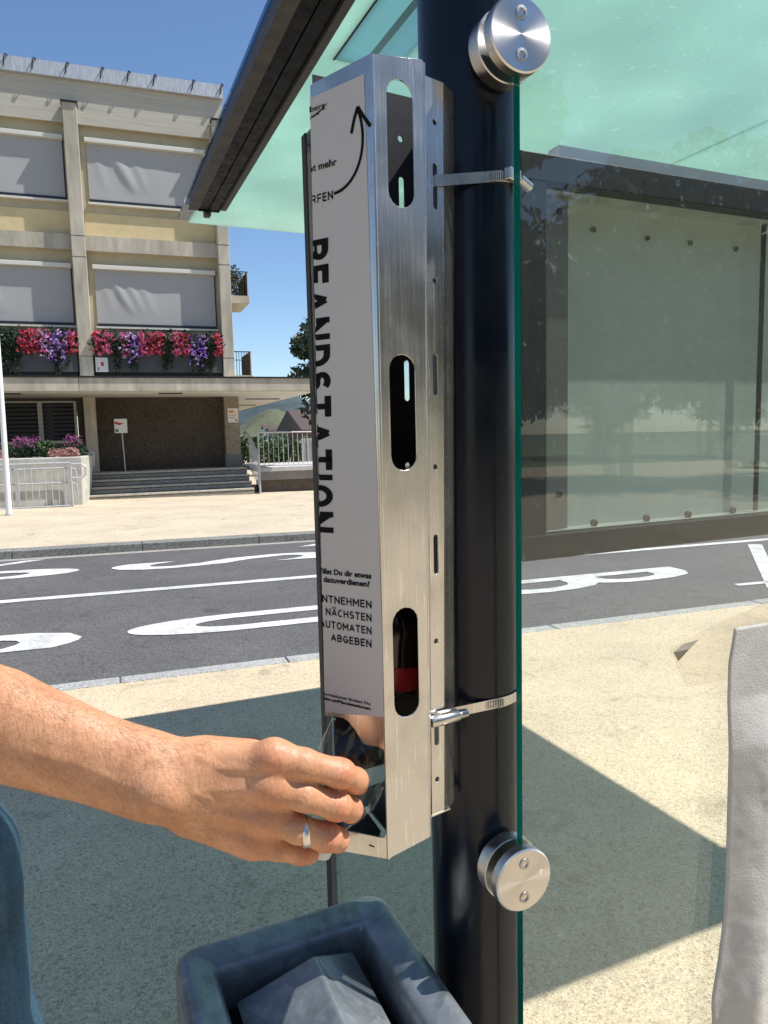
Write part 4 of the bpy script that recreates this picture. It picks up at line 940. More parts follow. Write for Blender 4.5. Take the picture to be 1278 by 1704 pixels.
# flower boxes: one per bay
M_red = mat('geranium_red', (.50, .028, .05), .6, var=(14, .5)); M_pink = mat('petal_pink', (.60, .10, .22), .6, var=(14, .4)); M_pur = mat('petunia_purple', (.25, .10, .48), .6, var=(14, .4)); M_lil = mat('petal_lilac', (.55, .38, .62), .6)
M_fbox = mat('flower_box_grey', (.075, .08, .085), .6, var=(5, .2))
def flower_box(d0, d1, label, pattern, sd_, shadow=0):
    rng = random.Random(sd_); t = thing('flower_box', FB.P((d0 + d1) / 2, 18.86, 3.0), label, 'flower box', 'flower boxes above the canopy')
    obj('planter', bx(FB, d0, d1, 18.90, 19.20, 3.06, 3.62), M_fbox, t, bevel=.01)
    obj('planter_foot', bx(FB, d0 + .03, d1 - .03, 18.98, 19.18, 2.90, 3.06), M_black, t)
    fol = bmesh.new(); ks = {'r': bmesh.new(), 'p': bmesh.new(), 'v': bmesh.new(), 'l': bmesh.new()}
    L_ = d1 - d0; n = len(pattern)
    for i in range(46):
        u = d0 + L_ * (i + .5) / 46; leaves(fol, FB.P(u, 18.90, 3.74 + rng.uniform(-.08, .14)), 80, (.13, .22, .25), .045, rng)
    for i, ch in enumerate(pattern):
        u = d0 + L_ * (i + .5) / n; drop = {'r': .06, 'v': .30, 'g': .42, 'p': .05, 'l': .1}[ch]; w_ = L_ / n * .62
        for q in range(70 if ch != 'g' else 0):
            c = FB.P(u + rng.gauss(0, w_ * .5), 18.74 + rng.uniform(-.10, .16), 3.74 + rng.uniform(-.24, .28) - drop * rng.random() ** 1.6)
            kk = ch if rng.random() < .62 else ('l' if ch == 'v' else 'p')
            leaves(ks[kk], c, 7, (.035, .035, .03), .028, rng)
        if drop > .2:
            for q in range(4 if ch == 'v' else 9):
                uu = u + rng.gauss(0, w_ * .4); zb_ = rng.uniform(.25, .75)
                for z_ in np.arange(0, zb_, .035): leaves(fol, FB.P(uu + rng.gauss(0, .02), 18.80 + rng.gauss(0, .02), 3.66 - float(z_)), 4, (.035, .03, .03), .034, rng)
    obj('foliage', fol, M_leafd, t)
    for k_, m, nm in (('r', M_red, 'red_blooms'), ('p', M_pink, 'pink_blooms'), ('v', M_pur, 'purple_blooms'), ('l', M_lil, 'lilac_blooms')):
        if len(ks[k_].verts): obj(nm, ks[k_], m, t)
        else: ks[k_].free()
flower_box(-.42, 2.60, 'long flower box of red and purple blooms between the two visible columns', 'rpglvprrgprvvgr', 4)
flower_box(-3.78, -.79, 'flower box at the left edge with trailing green and purple blooms beside the column', 'rggrrggggrrlvvr', 5)
flower_box(-7.14, -4.15, 'flower box of red blooms two columns left of the entrance wall', 'rrlvrrgprrvvrrg', 6)
# notices and sign board
M_paper2 = mat('paper', (.70, .69, .66), .7); M_sred = mat('sign_red', (.50, .06, .03), .6); M_sgrey = mat('print_grey', (.30, .30, .30), .7)
def notice(name, label, cat, d0, d1, n, z0, z1, blots, frame=None, stripes=0):
    t = tag(obj(name, bx(FB, d0, d1, n - .015, n, z0, z1), M_paper2), label, cat)
    for m, (a, b, c, d) in blots: obj('print', bx(FB, d0 + (d1 - d0) * a, d0 + (d1 - d0) * b, n - .0165, n - .0152, z0 + (z1 - z0) * c, z0 + (z1 - z0) * d), m, t)
    return t
notice('notice', 'white notice with red print at the foot of the column under the flower box', 'notice', -.40, -.12, 18.88, 3.06, 3.40, ((M_sred, (.40, .66, .42, .68)), (M_sgrey, (.1, .3, .1, .35))))
notice('notice', 'white paper notice with an orange strip on the corner pillar', 'notice', 2.88, 3.17, 20.345, 1.83, 2.22, ((mat('print_orange', (.60, .22, .05), .7), (.1, .55, .68, .85)), (M_sgrey, (.7, .9, .08, .25)), (M_sgrey, (.1, .6, .3, .36)), (M_sgrey, (.1, .8, .5, .55))))
sg = thing('sign_board', FB.P(.10, 19.85, .62), 'small red and white sign board on a thin pole before the dark stone wall', 'sign')
obj('board', bx(FB, -.07, .24, 19.83, 19.85, 1.60, 1.96), M_paper2, sg)
bm = bmesh.new(); tube(bm, [FB.P(.13, 19.87, .6), FB.P(.10, 19.87, 1.75)], .016, 8); obj('pole', bm, M_galvp, sg)
bm = bmesh.new(); poly_prism(bm, [FB.P(-.06, 19.829, 1.83), FB.P(.06, 19.829, 1.80), FB.P(.16, 19.829, 1.85), FB.P(.03, 19.829, 1.87), FB.P(-.06, 19.829, 1.90)], FB.n * -.002); obj('print', bm, M_sred, sg)
obj('print', bx(FB, -.05, .02, 19.827, 19.8295, 1.63, 1.70), mat('sign_green', (.10, .16, .11), .6), sg)
# steps
st = thing('stone_steps', FB.P(1.3, 19, 0), 'four worn stone steps up to the dark entrance wall', 'steps')
for i in range(4):
    obj('step', bx(FB, -.74, 3.22, 18.60 + .32 * i, 20.6, -.05 + .165 * i, -.05 + .165 * i + .161), M_step, st, bevel=.015)
    bm = bmesh.new(); box(bm, FB, -.745, 3.225, 18.585 + .32 * i, 18.70 + .32 * i, -.05 + .165 * i + .112, -.05 + .165 * i + .166); obj('tread', bm, mat('tread_stone', (.52, .48, .40), .85, var=(9, .25), var2=(25, .3)), st, bevel=.012)
    obj('step_shadow_strip', bx(FB, -.742, 3.222, 18.592 + .32 * i, 18.62 + .32 * i, -.05 + .165 * i + .098, -.05 + .165 * i + .1118), M_black, st)  # solid black strip drawn as the shade under each tread's front
for d, c0, c1 in ((-.66, None, None),):
    bm = bmesh.new(); tube(bm, [FB.P(-.74, 18.9, .62), FB.P(-.70, 18.9, 1.12), FB.P(-.62, 18.9, 1.17), FB.P(-.58, 19.0, 1.12), FB.P(-.60, 19.1, .80)], .02, 8); obj('grab_rail', bm, M_galvp, st)
# planter with flowers left of the steps
M_pl = mat('white_concrete', (.56, .54, .47), .85, var=(5, .15), var2=(1.5, .25), bump=(40, .2, .004))
pl = thing('concrete_planter', FB.P(-2.5, 18, 0), 'large pale concrete planter full of pink and purple flowers left of the steps', 'planter')
bm = bmesh.new(); hexa(bm, [FB.P(-9, 17.35, -.15), FB.P(-.82, 17.35, -.15), FB.P(-.72, 19.1, -.15), FB.P(-9, 19.1, -.15), FB.P(-9, 17.33, 1.075), FB.P(-.78, 17.33, 1.075), FB.P(-.60, 19.1, 1.075), FB.P(-9, 19.1, 1.075)])
obj('tub', bm, M_pl, pl, bevel=.02)
rng = random.Random(21); f1, f2, f3, f4, f5 = [bmesh.new() for _ in range(5)]
for i in range(60):
    u = -8.6 + 7.9 * i / 60; leaves(f1, FB.P(u, 17.9 + rng.uniform(-.3, .4), 1.16 + rng.uniform(0, .12)), 50, (.18, .3, .14), .05, rng)
for u in (-1.95, -1.75, -1.0, -2.05, -.9, -4, -3.2, -5.5): leaves(f2, FB.P(u, 17.75, 1.42), 120, (.19, .2, .15), .028, rng); leaves(f1, FB.P(u, 17.8, 1.25), 110, (.2, .2, .22), .05, rng)
for u in (-1.35, -1.12, -.98, -2.5, -3.6): leaves(f3, FB.P(u, 17.55, 1.16), 260, (.17, .15, .12), .03, rng)
leaves(f4, FB.P(-1.52, 17.7, 1.25), 300, (.18, .2, .2), .06, rng)
obj('foliage', f1, M_leafd, pl); obj('purple_blooms', f2, mat('plume_purple', (.28, .07, .20), .7, var=(15, .4)), pl); obj('pink_blooms', f3, mat('sedum_pink', (.52, .27, .24), .7, var=(20, .3)), pl); obj('grass_tuft', f4, M_leaf, pl); f5.free()
# pipe railings
def railing(F, name, label, P0, P1, h, bars, parent=None, group=None, loops=False, zoff=(0, 0), r=.021):
    t = thing(name, F.P(P0[0], P0[1], zoff[0]), label, 'railing', group)
    def pt(s, z_): return F.P(P0[0] + (P1[0] - P0[0]) * s, P0[1] + (P1[1] - P0[1]) * s, z_ + zoff[0] + (zoff[1] - zoff[0]) * s)
    bm = bmesh.new(); tube(bm, [pt(0, h), pt(1, h)], r, 8); obj('top_rail', bm, M_galvp, t)
    bm = bmesh.new(); tube(bm, [pt(0, .06), pt(1, .06)], r * .8, 8); obj('bottom_rail', bm, M_galvp, t)
    for s in (0, 1):
        bm = bmesh.new(); tube(bm, [pt(s, -.25), pt(s, h)], r * 1.15, 8); obj('rail_post', bm, M_galvp, t)
    for i in range(1, bars):
        bm = bmesh.new(); tube(bm, [pt(i / bars, .06), pt(i / bars, h)], r * .45, 6); obj('baluster', bm, M_galvp, t)
    return t, pt
r1, pt = railing(FB, 'pipe_railing', 'galvanised pipe railing standing before the pale planter', (-4.6, 16.9), (-1.0, 16.9), .98, 28, zoff=(-.02, -.02))
bm = bmesh.new(); tube(bm, [FB.P(-1.0, 16.9, .93), FB.P(-.78, 16.9, .93), FB.P(-.70, 16.9, .86), FB.P(-.70, 16.9, .70), FB.P(-.78, 16.9, .63), FB.P(-1.0, 16.9, .63)], .02, 8); obj('end_loop', bm, M_galvp, r1)
for u in (-1.9, -2.8):
    pass
r2 = thing('ramp_handrail', FB.P(-1.5, 17.2, 0), 'low double handrail mounted along the planter wall behind the pipe railing', 'handrail')
for z_ in (.52, .84):
    bm = bmesh.new(); tube(bm, [FB.P(-4.6, 17.22, z_), FB.P(-1.05, 17.22, z_), FB.P(-.92, 17.22, z_ - .03), FB.P(-.90, 17.22, z_ - .3)], .02, 8); obj('rail', bm, M_galvp, r2)
for u in (-1.05, -2.1, -3.2):
    obj('support', bx(FB, u - .03, u + .03, 17.16, 17.20, .1, .95), M_galvp, r2)
fp_ = thing('flag_pole', FB.P(-2.05, 15.5, 0), 'thin white flag pole at the left edge of the forecourt', 'flag pole')
bm = bmesh.new(); tube(bm, [FB.P(-2.06, 15.5, -.05), FB.P(-2.03, 15.5, 3.0), FB.P(-2.0, 15.5, 7.5)], [.055, .048, .035], 14); obj('pole', bm, M_white, fp_, autosmooth=40)
bm = bmesh.new(); tube(bm, [FB.P(-2.06, 15.5, -.06), FB.P(-2.06, 15.5, .05)], .075, 14); obj('base', bm, M_galvp, fp_)
# handrail on the right of the steps and the railed ramp
hr = thing('step_handrail', FB.P(3.3, 18.7, 0), 'sloping galvanised handrail at the right end of the stone steps', 'handrail')
bm = bmesh.new(); tube(bm, [FB.P(3.38, 18.62, -.05), FB.P(3.38, 18.62, .95), FB.P(3.30, 19.7, 1.52), FB.P(3.30, 20.4, 1.52)], .026, 8); obj('rail', bm, M_galvp, hr)
for i in range(1, 9):
    s = i / 9; bm = bmesh.new(); n_ = 18.62 + 1.1 * s; tube(bm, [FB.P(3.38 - .08 * s, n_, .05 + .55 * s), FB.P(3.38 - .08 * s, n_, .95 + .57 * s)], .011, 6); obj('baluster', bm, M_galvp, hr)
railing(FB, 'ramp_railing', 'straight galvanised railing along the raised ramp right of the steps', (3.45, 19.0), (8.2, 19.0), .93, 36, zoff=(.60, .57))
rw = thing('ramp_wall', FB.P(5, 19.2, 0), 'low concrete ramp with a pale slab edge right of the steps', 'ramp')
obj('slab', bx(FB, 3.40, 9.0, 18.95, 22.5, .50, .60), mat('ramp_slab', (.46, .45, .42), .8, var=(6, .15)), rw)
obj('fascia', bx(FB, 3.42, 9.0, 19.02, 19.10, .27, .497), mat('ramp_fascia', (.26, .235, .215), .8, var=(3, .2)), rw)
obj('wall', bx(FB, 3.44, 9.0, 19.14, 19.5, -.2, .268), mat('ramp_wall', (.13, .105, .075), .9, var=(4, .3)), rw)
# behind: corrugated fence, hedge, house, trees
fc = thing('metal_fence', FB.P(7.5, 27, .5), 'grey corrugated metal fence behind the ramp railing', 'fence')
bm = bmesh.new()
for i in range(40):
    u = 6.55 + i * .11; box(bm, FB, u, u + .085, 27.0 + .03 * (i % 2), 27.06 + .03 * (i % 2), .3, 1.33)
obj('panel', bm, mat('fence_grey', (.42, .43, .44), .5, .3, var=(4, .15)), fc); obj('panel_rail', bx(FB, 6.5, 11, 27.10, 27.16, 1.15, 1.25), M_galvp, fc)
rng = random.Random(33); bm = bmesh.new()
for i in range(26): leaves(bm, FB.P(4.0 + i * .16, 28 + rng.uniform(-.3, .3), .75 + rng.uniform(-.1, .25)), 150, (.3, .5, .5), .09, rng)
tag(obj('hedge', bm, M_leaf), 'sunlit green hedge seen through the ramp railing', 'hedge')
def tree(name, label, base, trunk_h, cr, cz, rad, n, size, m, sd_, group=None):
    rng = random.Random(sd_); t = thing(name, base, label, 'tree', group); b = Vector(base); bm = bmesh.new()
    tube(bm, [b + Vector((0, 0, -.6)), b + Vector((.05, 0, trunk_h * .5)), b + Vector((0, .06, trunk_h)), b + Vector((0, 0, cz + rad[2] * .3))], [cr, cr * .8, cr * .6, cr * .25], 10)
    cl = []
    for i in range(9):
        a = rng.uniform(0, 6.28); e = rng.uniform(-.4, .9); q = b + Vector((math.cos(a) * rad[0] * .62, math.sin(a) * rad[1] * .62, cz + e * rad[2] * .6)); cl.append(q)
        tube(bm, [b + Vector((0, 0, trunk_h * rng.uniform(.6, 1))), (b + Vector((0, 0, trunk_h)) + q) / 2 + Vector((0, 0, .2)), q], [cr * .4, cr * .25, cr * .08], 7)
    obj('trunk', bm, mat('bark', (.09, .07, .05), .9, var=(9, .4), bump=(30, .5, .02)), t)
    bm = bmesh.new(); k = 26
    for i in range(k):
        while True:
            p = Vector((rng.uniform(-1, 1), rng.uniform(-1, 1), rng.uniform(-1, 1)))
            if p.length < 1: break
        q = b + Vector((p.x * rad[0] * .85, p.y * rad[1] * .85, cz + p.z * rad[2] * .85)); s = rng.uniform(.22, .42)
        leaves(bm, q, n // k, (rad[0] * s, rad[1] * s, rad[2] * s * .8), size, rng)
    obj('crown', bm, m, t); return t
tree('leafy_tree', 'dark leafy tree rising behind the end of the canopy', FB.P(12.0, 36.5, 0), 3.0, .22, 5.0, (3.6, 3.4, 3.5), 15000, .17, M_leafd, 71)
M_far = mat('far_house_wall', (.45, .38, .32), .8); M_roofb = mat('roof_brown', (.085, .06, .052), .8, var=(20, .3))
def house(label, F, d0, d1, n0, n1, z0, z1, zr, mw, mr, group=None):
    t = thing('house', F.P((d0 + d1) / 2, (n0 + n1) / 2, z0), label, 'house', group); obj('wall', bx(F, d0, d1, n0, n1, z0, z1), mw, t)
    bm = bmesh.new(); o = .08 * (d1 - d0); mid = (n0 + n1) / 2
    a = [F.P(d0 - o, n0 - o, z1), F.P(d0 - o, n1 + o, z1), F.P(d0 - o, mid, zr)]; poly_prism(bm, a, F.d * (d1 - d0 + 2 * o)); obj('roof', bm, mr, t)
    for i in range(3):
        u = d0 + (d1 - d0) * (i + .5) / 3; obj('window', bx(F, u - .5, u + .5, n0 - .05, n0 - .001, z0 + (z1 - z0) * .5, z0 + (z1 - z0) * .85), M_win, t)
    return t
house('brown roofed house half hidden by the dark tree', FB, 14.0, 24, 55, 63, -1, 1.9, 3.6, mat('brick_brown', (.16, .10, .08), .8, var=(20, .2)), M_roofb)
# hills
def hill(name, pts_d, n, hmax, depth, m, sd_, base=-4):
    bm = bmesh.new(); NU, NV = 60, 14; g = []
    for j in range(NV + 1):
        row = []
        for i in range(NU + 1):
            u = pts_d[0] + (pts_d[1] - pts_d[0]) * i / NU; t = j / NV; pr = hmax(u) * math.sin(min(1, t * 1.2) * math.pi / 2)
            row.append(bm.verts.new(FB.P(u, n + depth * t, base + pr + 6 * noise.noise(Vector((u * .02, t * 3, sd_))) * t)))
        g.append(row)
    for j in range(NV):
        for i in range(NU): bm.faces.new((g[j][i], g[j][i + 1], g[j + 1][i + 1], g[j + 1][i]))
    return tag(obj(name, bm, m, smooth=True), kind='structure')
M_hill = mat('hazy_forest_hill', (.055, .08, .085), .95, var=(.08, .35), var2=(.3, .4)); M_mead = mat('meadow_hill', (.105, .115, .065), .95, var=(.03, .3), var2=(.2, .3))  # distance haze is put into the forest hill's bluish colour
hill('hill', (-200, 700), 800, lambda u: 12 + 62 * math.exp(-((u - 205) / 75) ** 2) + 24 * math.exp(-((u - 420) / 120) ** 2), 300, M_hill, 2)
hill('meadow_slope', (-100, 400), 640, lambda u: 8 + 24 * math.exp(-((u - 145) / 32) ** 2), 90, M_mead, 3)
rng = random.Random(12)
hl = ['white', 'cream', 'pale grey']
for i in range(16):
    u = 82 + i * 5.6 + rng.uniform(-2, 2); n_ = 430 + rng.uniform(-40, 120); z0 = -1 + rng.uniform(0, 6); w_ = rng.uniform(7, 11)
    house('tiny pale house of the village on the far slope', FB, u * n_ / 430, u * n_ / 430 + w_, n_, n_ + 8, z0 - 5, z0 + 4, z0 + 7, M_far if i % 3 else M_white, M_roofb, 'houses of the far village')
bm = bmesh.new()
for i in range(90): leaves(bm, FB.P(40 + i * 2.2, 260 + rng.uniform(-30, 30), -1 + rng.uniform(-1, 2.4)), 60, (5, 6, 4), .9, rng)
tag(obj('far_trees', bm, M_leaf), 'belt of far trees and bushes below the hill', 'trees', kind='stuff')
# ================================================================== what the glass and steel mirror: trees, a lawn and a car behind the viewer
road_sheet('lawn', mat('lawn', (.10, .15, .04), .95, var=(3, .35), var2=(.4, .3)), -70, 110, -90, -26, -.02)
hard = random.Random(17)
for i, (d, n_, hgt) in enumerate(((4, -20, 11.5), (10.5, -18, 12.5), (17.5, -18, 12.5), (22, -14, 12), (28, -16, 13), (35, -15, 12), (-5, -22, 11))):
    tree('park_tree', ['tall green park tree behind the viewer, mirrored in the glass', 'broad olive park tree behind the viewer, mirrored in the glass'][i % 2], FS.P(d, n_, -.3), 3.2, .25, hgt * .55, (min(4.4, hgt * .48), min(4.4, hgt * .48), hgt * .44), 5200, .30, M_leaf if i % 2 else M_leafo, 100 + i, 'park trees behind the viewer')
def copy_tree(o, loc, rz, sc_):
    r = o.copy(); COL.objects.link(r); r.location = loc; r.rotation_euler = (0, 0, rz); r.scale = (sc_, sc_, sc_)
    for ch in o.children:
        c = ch.copy(); COL.objects.link(c); c.parent = r
    return r
protos = [o for o in bpy.data.objects if o.name.startswith('park_tree')]
k = 0
for i in range(26):
    d = -12 + i * 2.9; n_ = -36 - 3 * (i % 3) + (max(0, d - 38) * .55)
    copy_tree(protos[i % 2 if d < 24 else 2 + i % 4], FS.P(d, n_, -.4), i * 1.3, .85 + .3 * ((i * 7) % 5) / 5)
car = thing('parked_car', FS.P(27.5, -19.5, -.45), 'small white parked car behind the viewer, mirrored in the display case', 'car')
FC = FS; M_carw = mat('car_white', (.75, .76, .77), .2, spec=.6, coat=.6)
def cb(name, m, prof, d0, d1, par=car, bev=.05):
    bm = bmesh.new(); poly_prism(bm, [FC.P(d0, -19.5 + a, -.4 + z_) for a, z_ in prof], FC.d * (d1 - d0)); return obj(name, bm, m, par, bevel=bev)
cb('body', M_carw, [(-2, .3), (2, .3), (2.05, .75), (1.9, .95), (1.0, 1.0), (.4, 1.42), (-1.2, 1.45), (-1.9, 1.0), (-2.05, .7)], 26.7, 28.4)
cb('windscreen', M_win, [(.96, 1.03), (.43, 1.38), (.47, 1.40), (1.02, 1.03)], 26.85, 28.25, bev=0)
for d in (26.72, 28.2):
    for a in (-1.3, 1.3):
        bm = bmesh.new(); lathe_z(bm, FC.P(d, -19.5 + a, -.08), [(.0, 0), (.31, 0), (.32, .02), (.32, .18), (.0, .18)], 24, FC.d); obj('wheel', bm, M_black, car)
for d in (26.85, 27.95): cb('headlight', M_white, [(2.0, .68), (2.06, .68), (2.0, .82), (1.95, .82)], d, d + .3, bev=0)
# ================================================================== PERSON reaching in from the left
def skin_mat():
    m = bpy.data.materials.new('skin'); nt, N, L, b = nodes_of(m)
    tc = N.new('ShaderNodeTexCoord'); v = tc.outputs['Object']
    def nz(s, d=5, r=.6, st=None):
        vv = v
        if st:
            mp = N.new('ShaderNodeMapping'); mp.inputs['Scale'].default_value = st; mp.inputs['Rotation'].default_value = (0, R_(-19), 0); L.new(v, mp.inputs[0]); vv = mp.outputs[0]
        n = N.new('ShaderNodeTexNoise'); n.inputs['Scale'].default_value = s; n.inputs['Detail'].default_value = d; n.inputs['Roughness'].default_value = r; L.new(vv, n.inputs['Vector']); return n.outputs['Fac']
    r = N.new('ShaderNodeValToRGB'); e = r.color_ramp.elements; e[0].position = .28; e[0].color = (.47, .228, .118, 1); e[1].position = .72; e[1].color = (.64, .355, .20, 1); L.new(nz(38), r.inputs[0])
    r2 = N.new('ShaderNodeValToRGB'); e = r2.color_ramp.elements; e[0].position = .35; e[0].color = (.86, .80, .78, 1); e[1].position = .7; e[1].color = (1.04, 1.02, 1.0, 1); L.new(nz(420, 3), r2.inputs[0])
    mx = N.new('ShaderNodeMix'); mx.data_type = 'RGBA'; mx.blend_type = 'MULTIPLY'; mx.inputs[0].default_value = 1; L.new(r.outputs[0], mx.inputs[6]); L.new(r2.outputs[0], mx.inputs[7])
    at_ = N.new('ShaderNodeAttribute'); at_.attribute_name = 'flush'
    m2 = N.new('ShaderNodeMix'); m2.data_type = 'RGBA'; m2.blend_type = 'MULTIPLY'; L.new(at_.outputs['Fac'], m2.inputs[0]); L.new(mx.outputs[2], m2.inputs[6]); m2.inputs[7].default_value = (.95, .62, .56, 1)
    L.new(m2.outputs[2], b.inputs['Base Color'])
    b.inputs['Roughness'].default_value = .5; b.inputs['Specular IOR Level'].default_value = .42
    b.inputs['Subsurface Weight'].default_value = .10; b.inputs['Subsurface Radius'].default_value = (1, .35, .2); b.inputs['Subsurface Scale'].default_value = .004
    b1 = N.new('ShaderNodeBump'); b1.inputs['Strength'].default_value = .38; b1.inputs['Distance'].default_value = .001; L.new(nz(330, 4, .55, (1.8, 1, .7)), b1.inputs['Height'])
    b2 = N.new('ShaderNodeBump'); b2.inputs['Strength'].default_value = .2; b2.inputs['Distance'].default_value = .004; L.new(nz(60, 4), b2.inputs['Height']); L.new(b1.outputs[0], b2.inputs['Normal'])
    L.new(b2.outputs[0], b.inputs['Normal']); return m
M_skin = skin_mat()
YH = .452
def hp(x, y, Y): return np.array(at(x, y, Y)[:])
PX = YH / 1200.0                       # metres per photo pixel at the hand
S = SDF((-.43, .385, 1.03), (.006, .545, 1.36), .0011)
Yax = ((0, 1, 0), .78)
arm = S.new()
fa = [(-330, 1090, .46, 112), (-150, 1148, .456, 106), (0, 1206, .452, 90), (70, 1231, .450, 80), (128, 1252, .449, 72.5), (198, 1275, .449, 70), (256, 1293, .450, 71), (318, 1309, .452, 74)]
for (x0, y0, Y0, r0), (x1, y1, Y1, r1) in zip(fa, fa[1:]): arm = S.cap(arm, hp(x0, y0, Y0 + .006), hp(x1, y1, Y1 + .006), r0 * PX, r1 * PX, .012, Yax)
arm = S.cap(arm, hp(262, 1322, .436), hp(282, 1330, .437), .0085, .008, .020)            # ulna head
MC = dict(index=(456, 1259, .449, 25), middle=(452, 1308, .446, 25), ring=(440, 1358, .450, 24.5), little=(424, 1396, .456, 21))
CA = dict(index=(322, 1272, .456), middle=(320, 1298, .452), ring=(318, 1326, .453), little=(318, 1350, .457))
for k in MC:
    x, y, Y, r = MC[k]; cx_, cy_, cY = CA[k]
    arm = S.cap(arm, hp(cx_, cy_, cY), hp(x, y, Y), 30 * PX, r * PX, .010)
    arm = S.cap(arm, hp(x - 2, y - 2, Y - .0012), hp(x + 5, y + 1, Y - .0012), r * PX * .80, r * PX * .78, .010)
arm = S.cap(arm, hp(320, 1300, .466), hp(430, 1310, .468), .021, .020, .012)             # palm mass behind
arm = S.cap(arm, hp(330, 1340, .466), hp(425, 1385, .470), .017, .015, .012)
arm = S.cap(arm, hp(326, 1354, .460), hp(420, 1399, .462), 30 * PX, 26 * PX, .010)       # edge of the hand
arm = S.cap(arm, hp(345, 1270, .470), hp(420, 1262, .482), .0165, .014, .014)            # ball of the thumb
FG = dict(index=[(456, 1259, .449, 25), (505, 1271, .4495, 25.5), (566, 1287, .457, 23.2), (592, 1299, .470, 22), (597, 1306, .489, 19)],
          middle=[(452, 1308, .446, 25), (505, 1324, .447, 25.5), (560, 1341, .455, 23.3), (583, 1347, .470, 22), (586, 1350, .490, 19)],
          ring=[(440, 1358, .450, 24), (495, 1379, .450, 24.5), (543, 1393, .457, 23.2), (561, 1397, .470, 21.5), (560, 1398, .490, 18.5)],
          little=[(424, 1396, .456, 21), (464, 1413, .458, 19.5), (500, 1419, .465, 18.5), (514, 1421, .477, 17), (514, 1422, .492, 15)],
          thumb=[(420, 1262, .482, 31), (468, 1266, .496, 24), (505, 1276, .504, 21), (535, 1290, .507, 18)])
chains = []
for k, c in FG.items():
    F_ = S.new()
    for (x0, y0, Y0, r0), (x1, y1, Y1, r1) in zip(c, c[1:]): F_ = S.cap(F_, hp(x0, y0, Y0), hp(x1, y1, Y1), r0 * PX, r1 * PX, .0035)
    if k not in ('thumb',):
        x, y, Y, r = c[2]; F_ = S.cap(F_, hp(x - 3, y - 1, Y - .0014), hp(x + 4, y, Y - .0014), r * PX * .88, r * PX * .86, .006)   # middle knuckle
    chains.append(F_)
D = arm
fing = chains[0]
for F_ in chains[1:]: fing = SDF.smin(fing, F_, .0012)
web = S.new()
for a, b in (('index', 'middle'), ('middle', 'ring'), ('ring', 'little')):
    p = (hp(*FG[a][1][:3]) * .35 + hp(*FG[a][0][:3]) * .65 + hp(*FG[b][1][:3]) * .35 + hp(*FG[b][0][:3]) * .65) / 2 + np.array([0, .006, 0]); web = S.cap(web, p - np.array([.006, 0, 0]), p + np.array([.004, 0, 0]), .0075, .006, .004)
D = SDF.smin(D, web, .008); D = SDF.smin(D, fing, .0075)
V1, Q1 = S.mesh(D); del D, arm, fing, web, chains
me = mesh_np('arm_tmp', V1, Q1); bm = bmesh.new(); bm.from_mesh(me)
for _ in range(4): bmesh.ops.smooth_vert(bm, verts=bm.verts, factor=.5, use_axis_x=True, use_axis_y=True, use_axis_z=True)
bm.normal_update(); V1 = np.array([v.co[:] for v in bm.verts]); Nn = np.array([v.normal[:] for v in bm.verts]); bm.free(); bpy.data.meshes.remove(me)
# skin creases over the knuckles, tendons and veins on the back of the hand
disp_ = np.zeros(len(V1)); flush = np.zeros(len(V1))
for k, c in FG.items():
    if k == 'thumb': continue
    p = hp(*c[2][:3]); ax = hp(*c[2][:3]) - hp(*c[1][:3]); ax /= np.linalg.norm(ax); dv = V1 - p; s = dv @ ax; rad = np.linalg.norm(dv - s[:, None] * ax, axis=1)
    wgt = np.exp(-(s / .0052) ** 2) * (rad < .016) * (V1[:, 1] < p[1] + .002)
    disp_ -= wgt * .00042 * np.maximum(0, np.cos(s * 2 * np.pi / .0036 + .6)) ; flush = np.maximum(flush, .55 * np.exp(-((s - .001) / .007) ** 2) * (rad < .017))
    p2 = hp(*c[3][:3]); flush = np.maximum(flush, .35 * np.exp(-(np.linalg.norm(V1 - p2, axis=1) / .012) ** 2))
for k in ('index', 'middle', 'ring', 'little'):
    p = hp(*MC[k][:3]); d_ = np.linalg.norm(V1 - (p - np.array([0, .010, 0])), axis=1); flush = np.maximum(flush, (.55 if k == 'index' else .35) * np.exp(-(d_ / .011) ** 2))
    a = hp(*CA[k]); ab = p - a; t = np.clip(((V1 - a) @ ab) / (ab @ ab), 0, 1); q = V1 - a - t[:, None] * ab; lat = np.hypot(q[:, 0], q[:, 2]); disp_ += .0007 * np.exp(-(lat / .0028) ** 2) * (q[:, 1] < 0) * np.sin(np.pi * np.clip(t, .1, 1)) ** 1
def vein(pts, amp=.0006, wd=.0022):
    global disp_
    P = [hp(*p) for p in pts]; best = np.full(len(V1), 1.0)
    for a, b in zip(P, P[1:]):
        ab = b - a; t = np.clip(((V1 - a) @ ab) / (ab @ ab), 0, 1); q = V1 - a - t[:, None] * ab; best = np.minimum(best, np.hypot(q[:, 0], q[:, 2]))
    disp_ += amp * np.exp(-(best / wd) ** 2) * (Nn[:, 1] < -.2)
vein([(330, 1315, .44), (365, 1335, .44), (400, 1330, .44), (425, 1345, .44)]); vein([(250, 1262, .44), (310, 1262, .44), (370, 1280, .44), (430, 1284, .44)]); vein([(60, 1240, .44), (140, 1262, .44), (220, 1300, .44)], .0005, .003)
V1 = V1 + Nn * disp_[:, None]
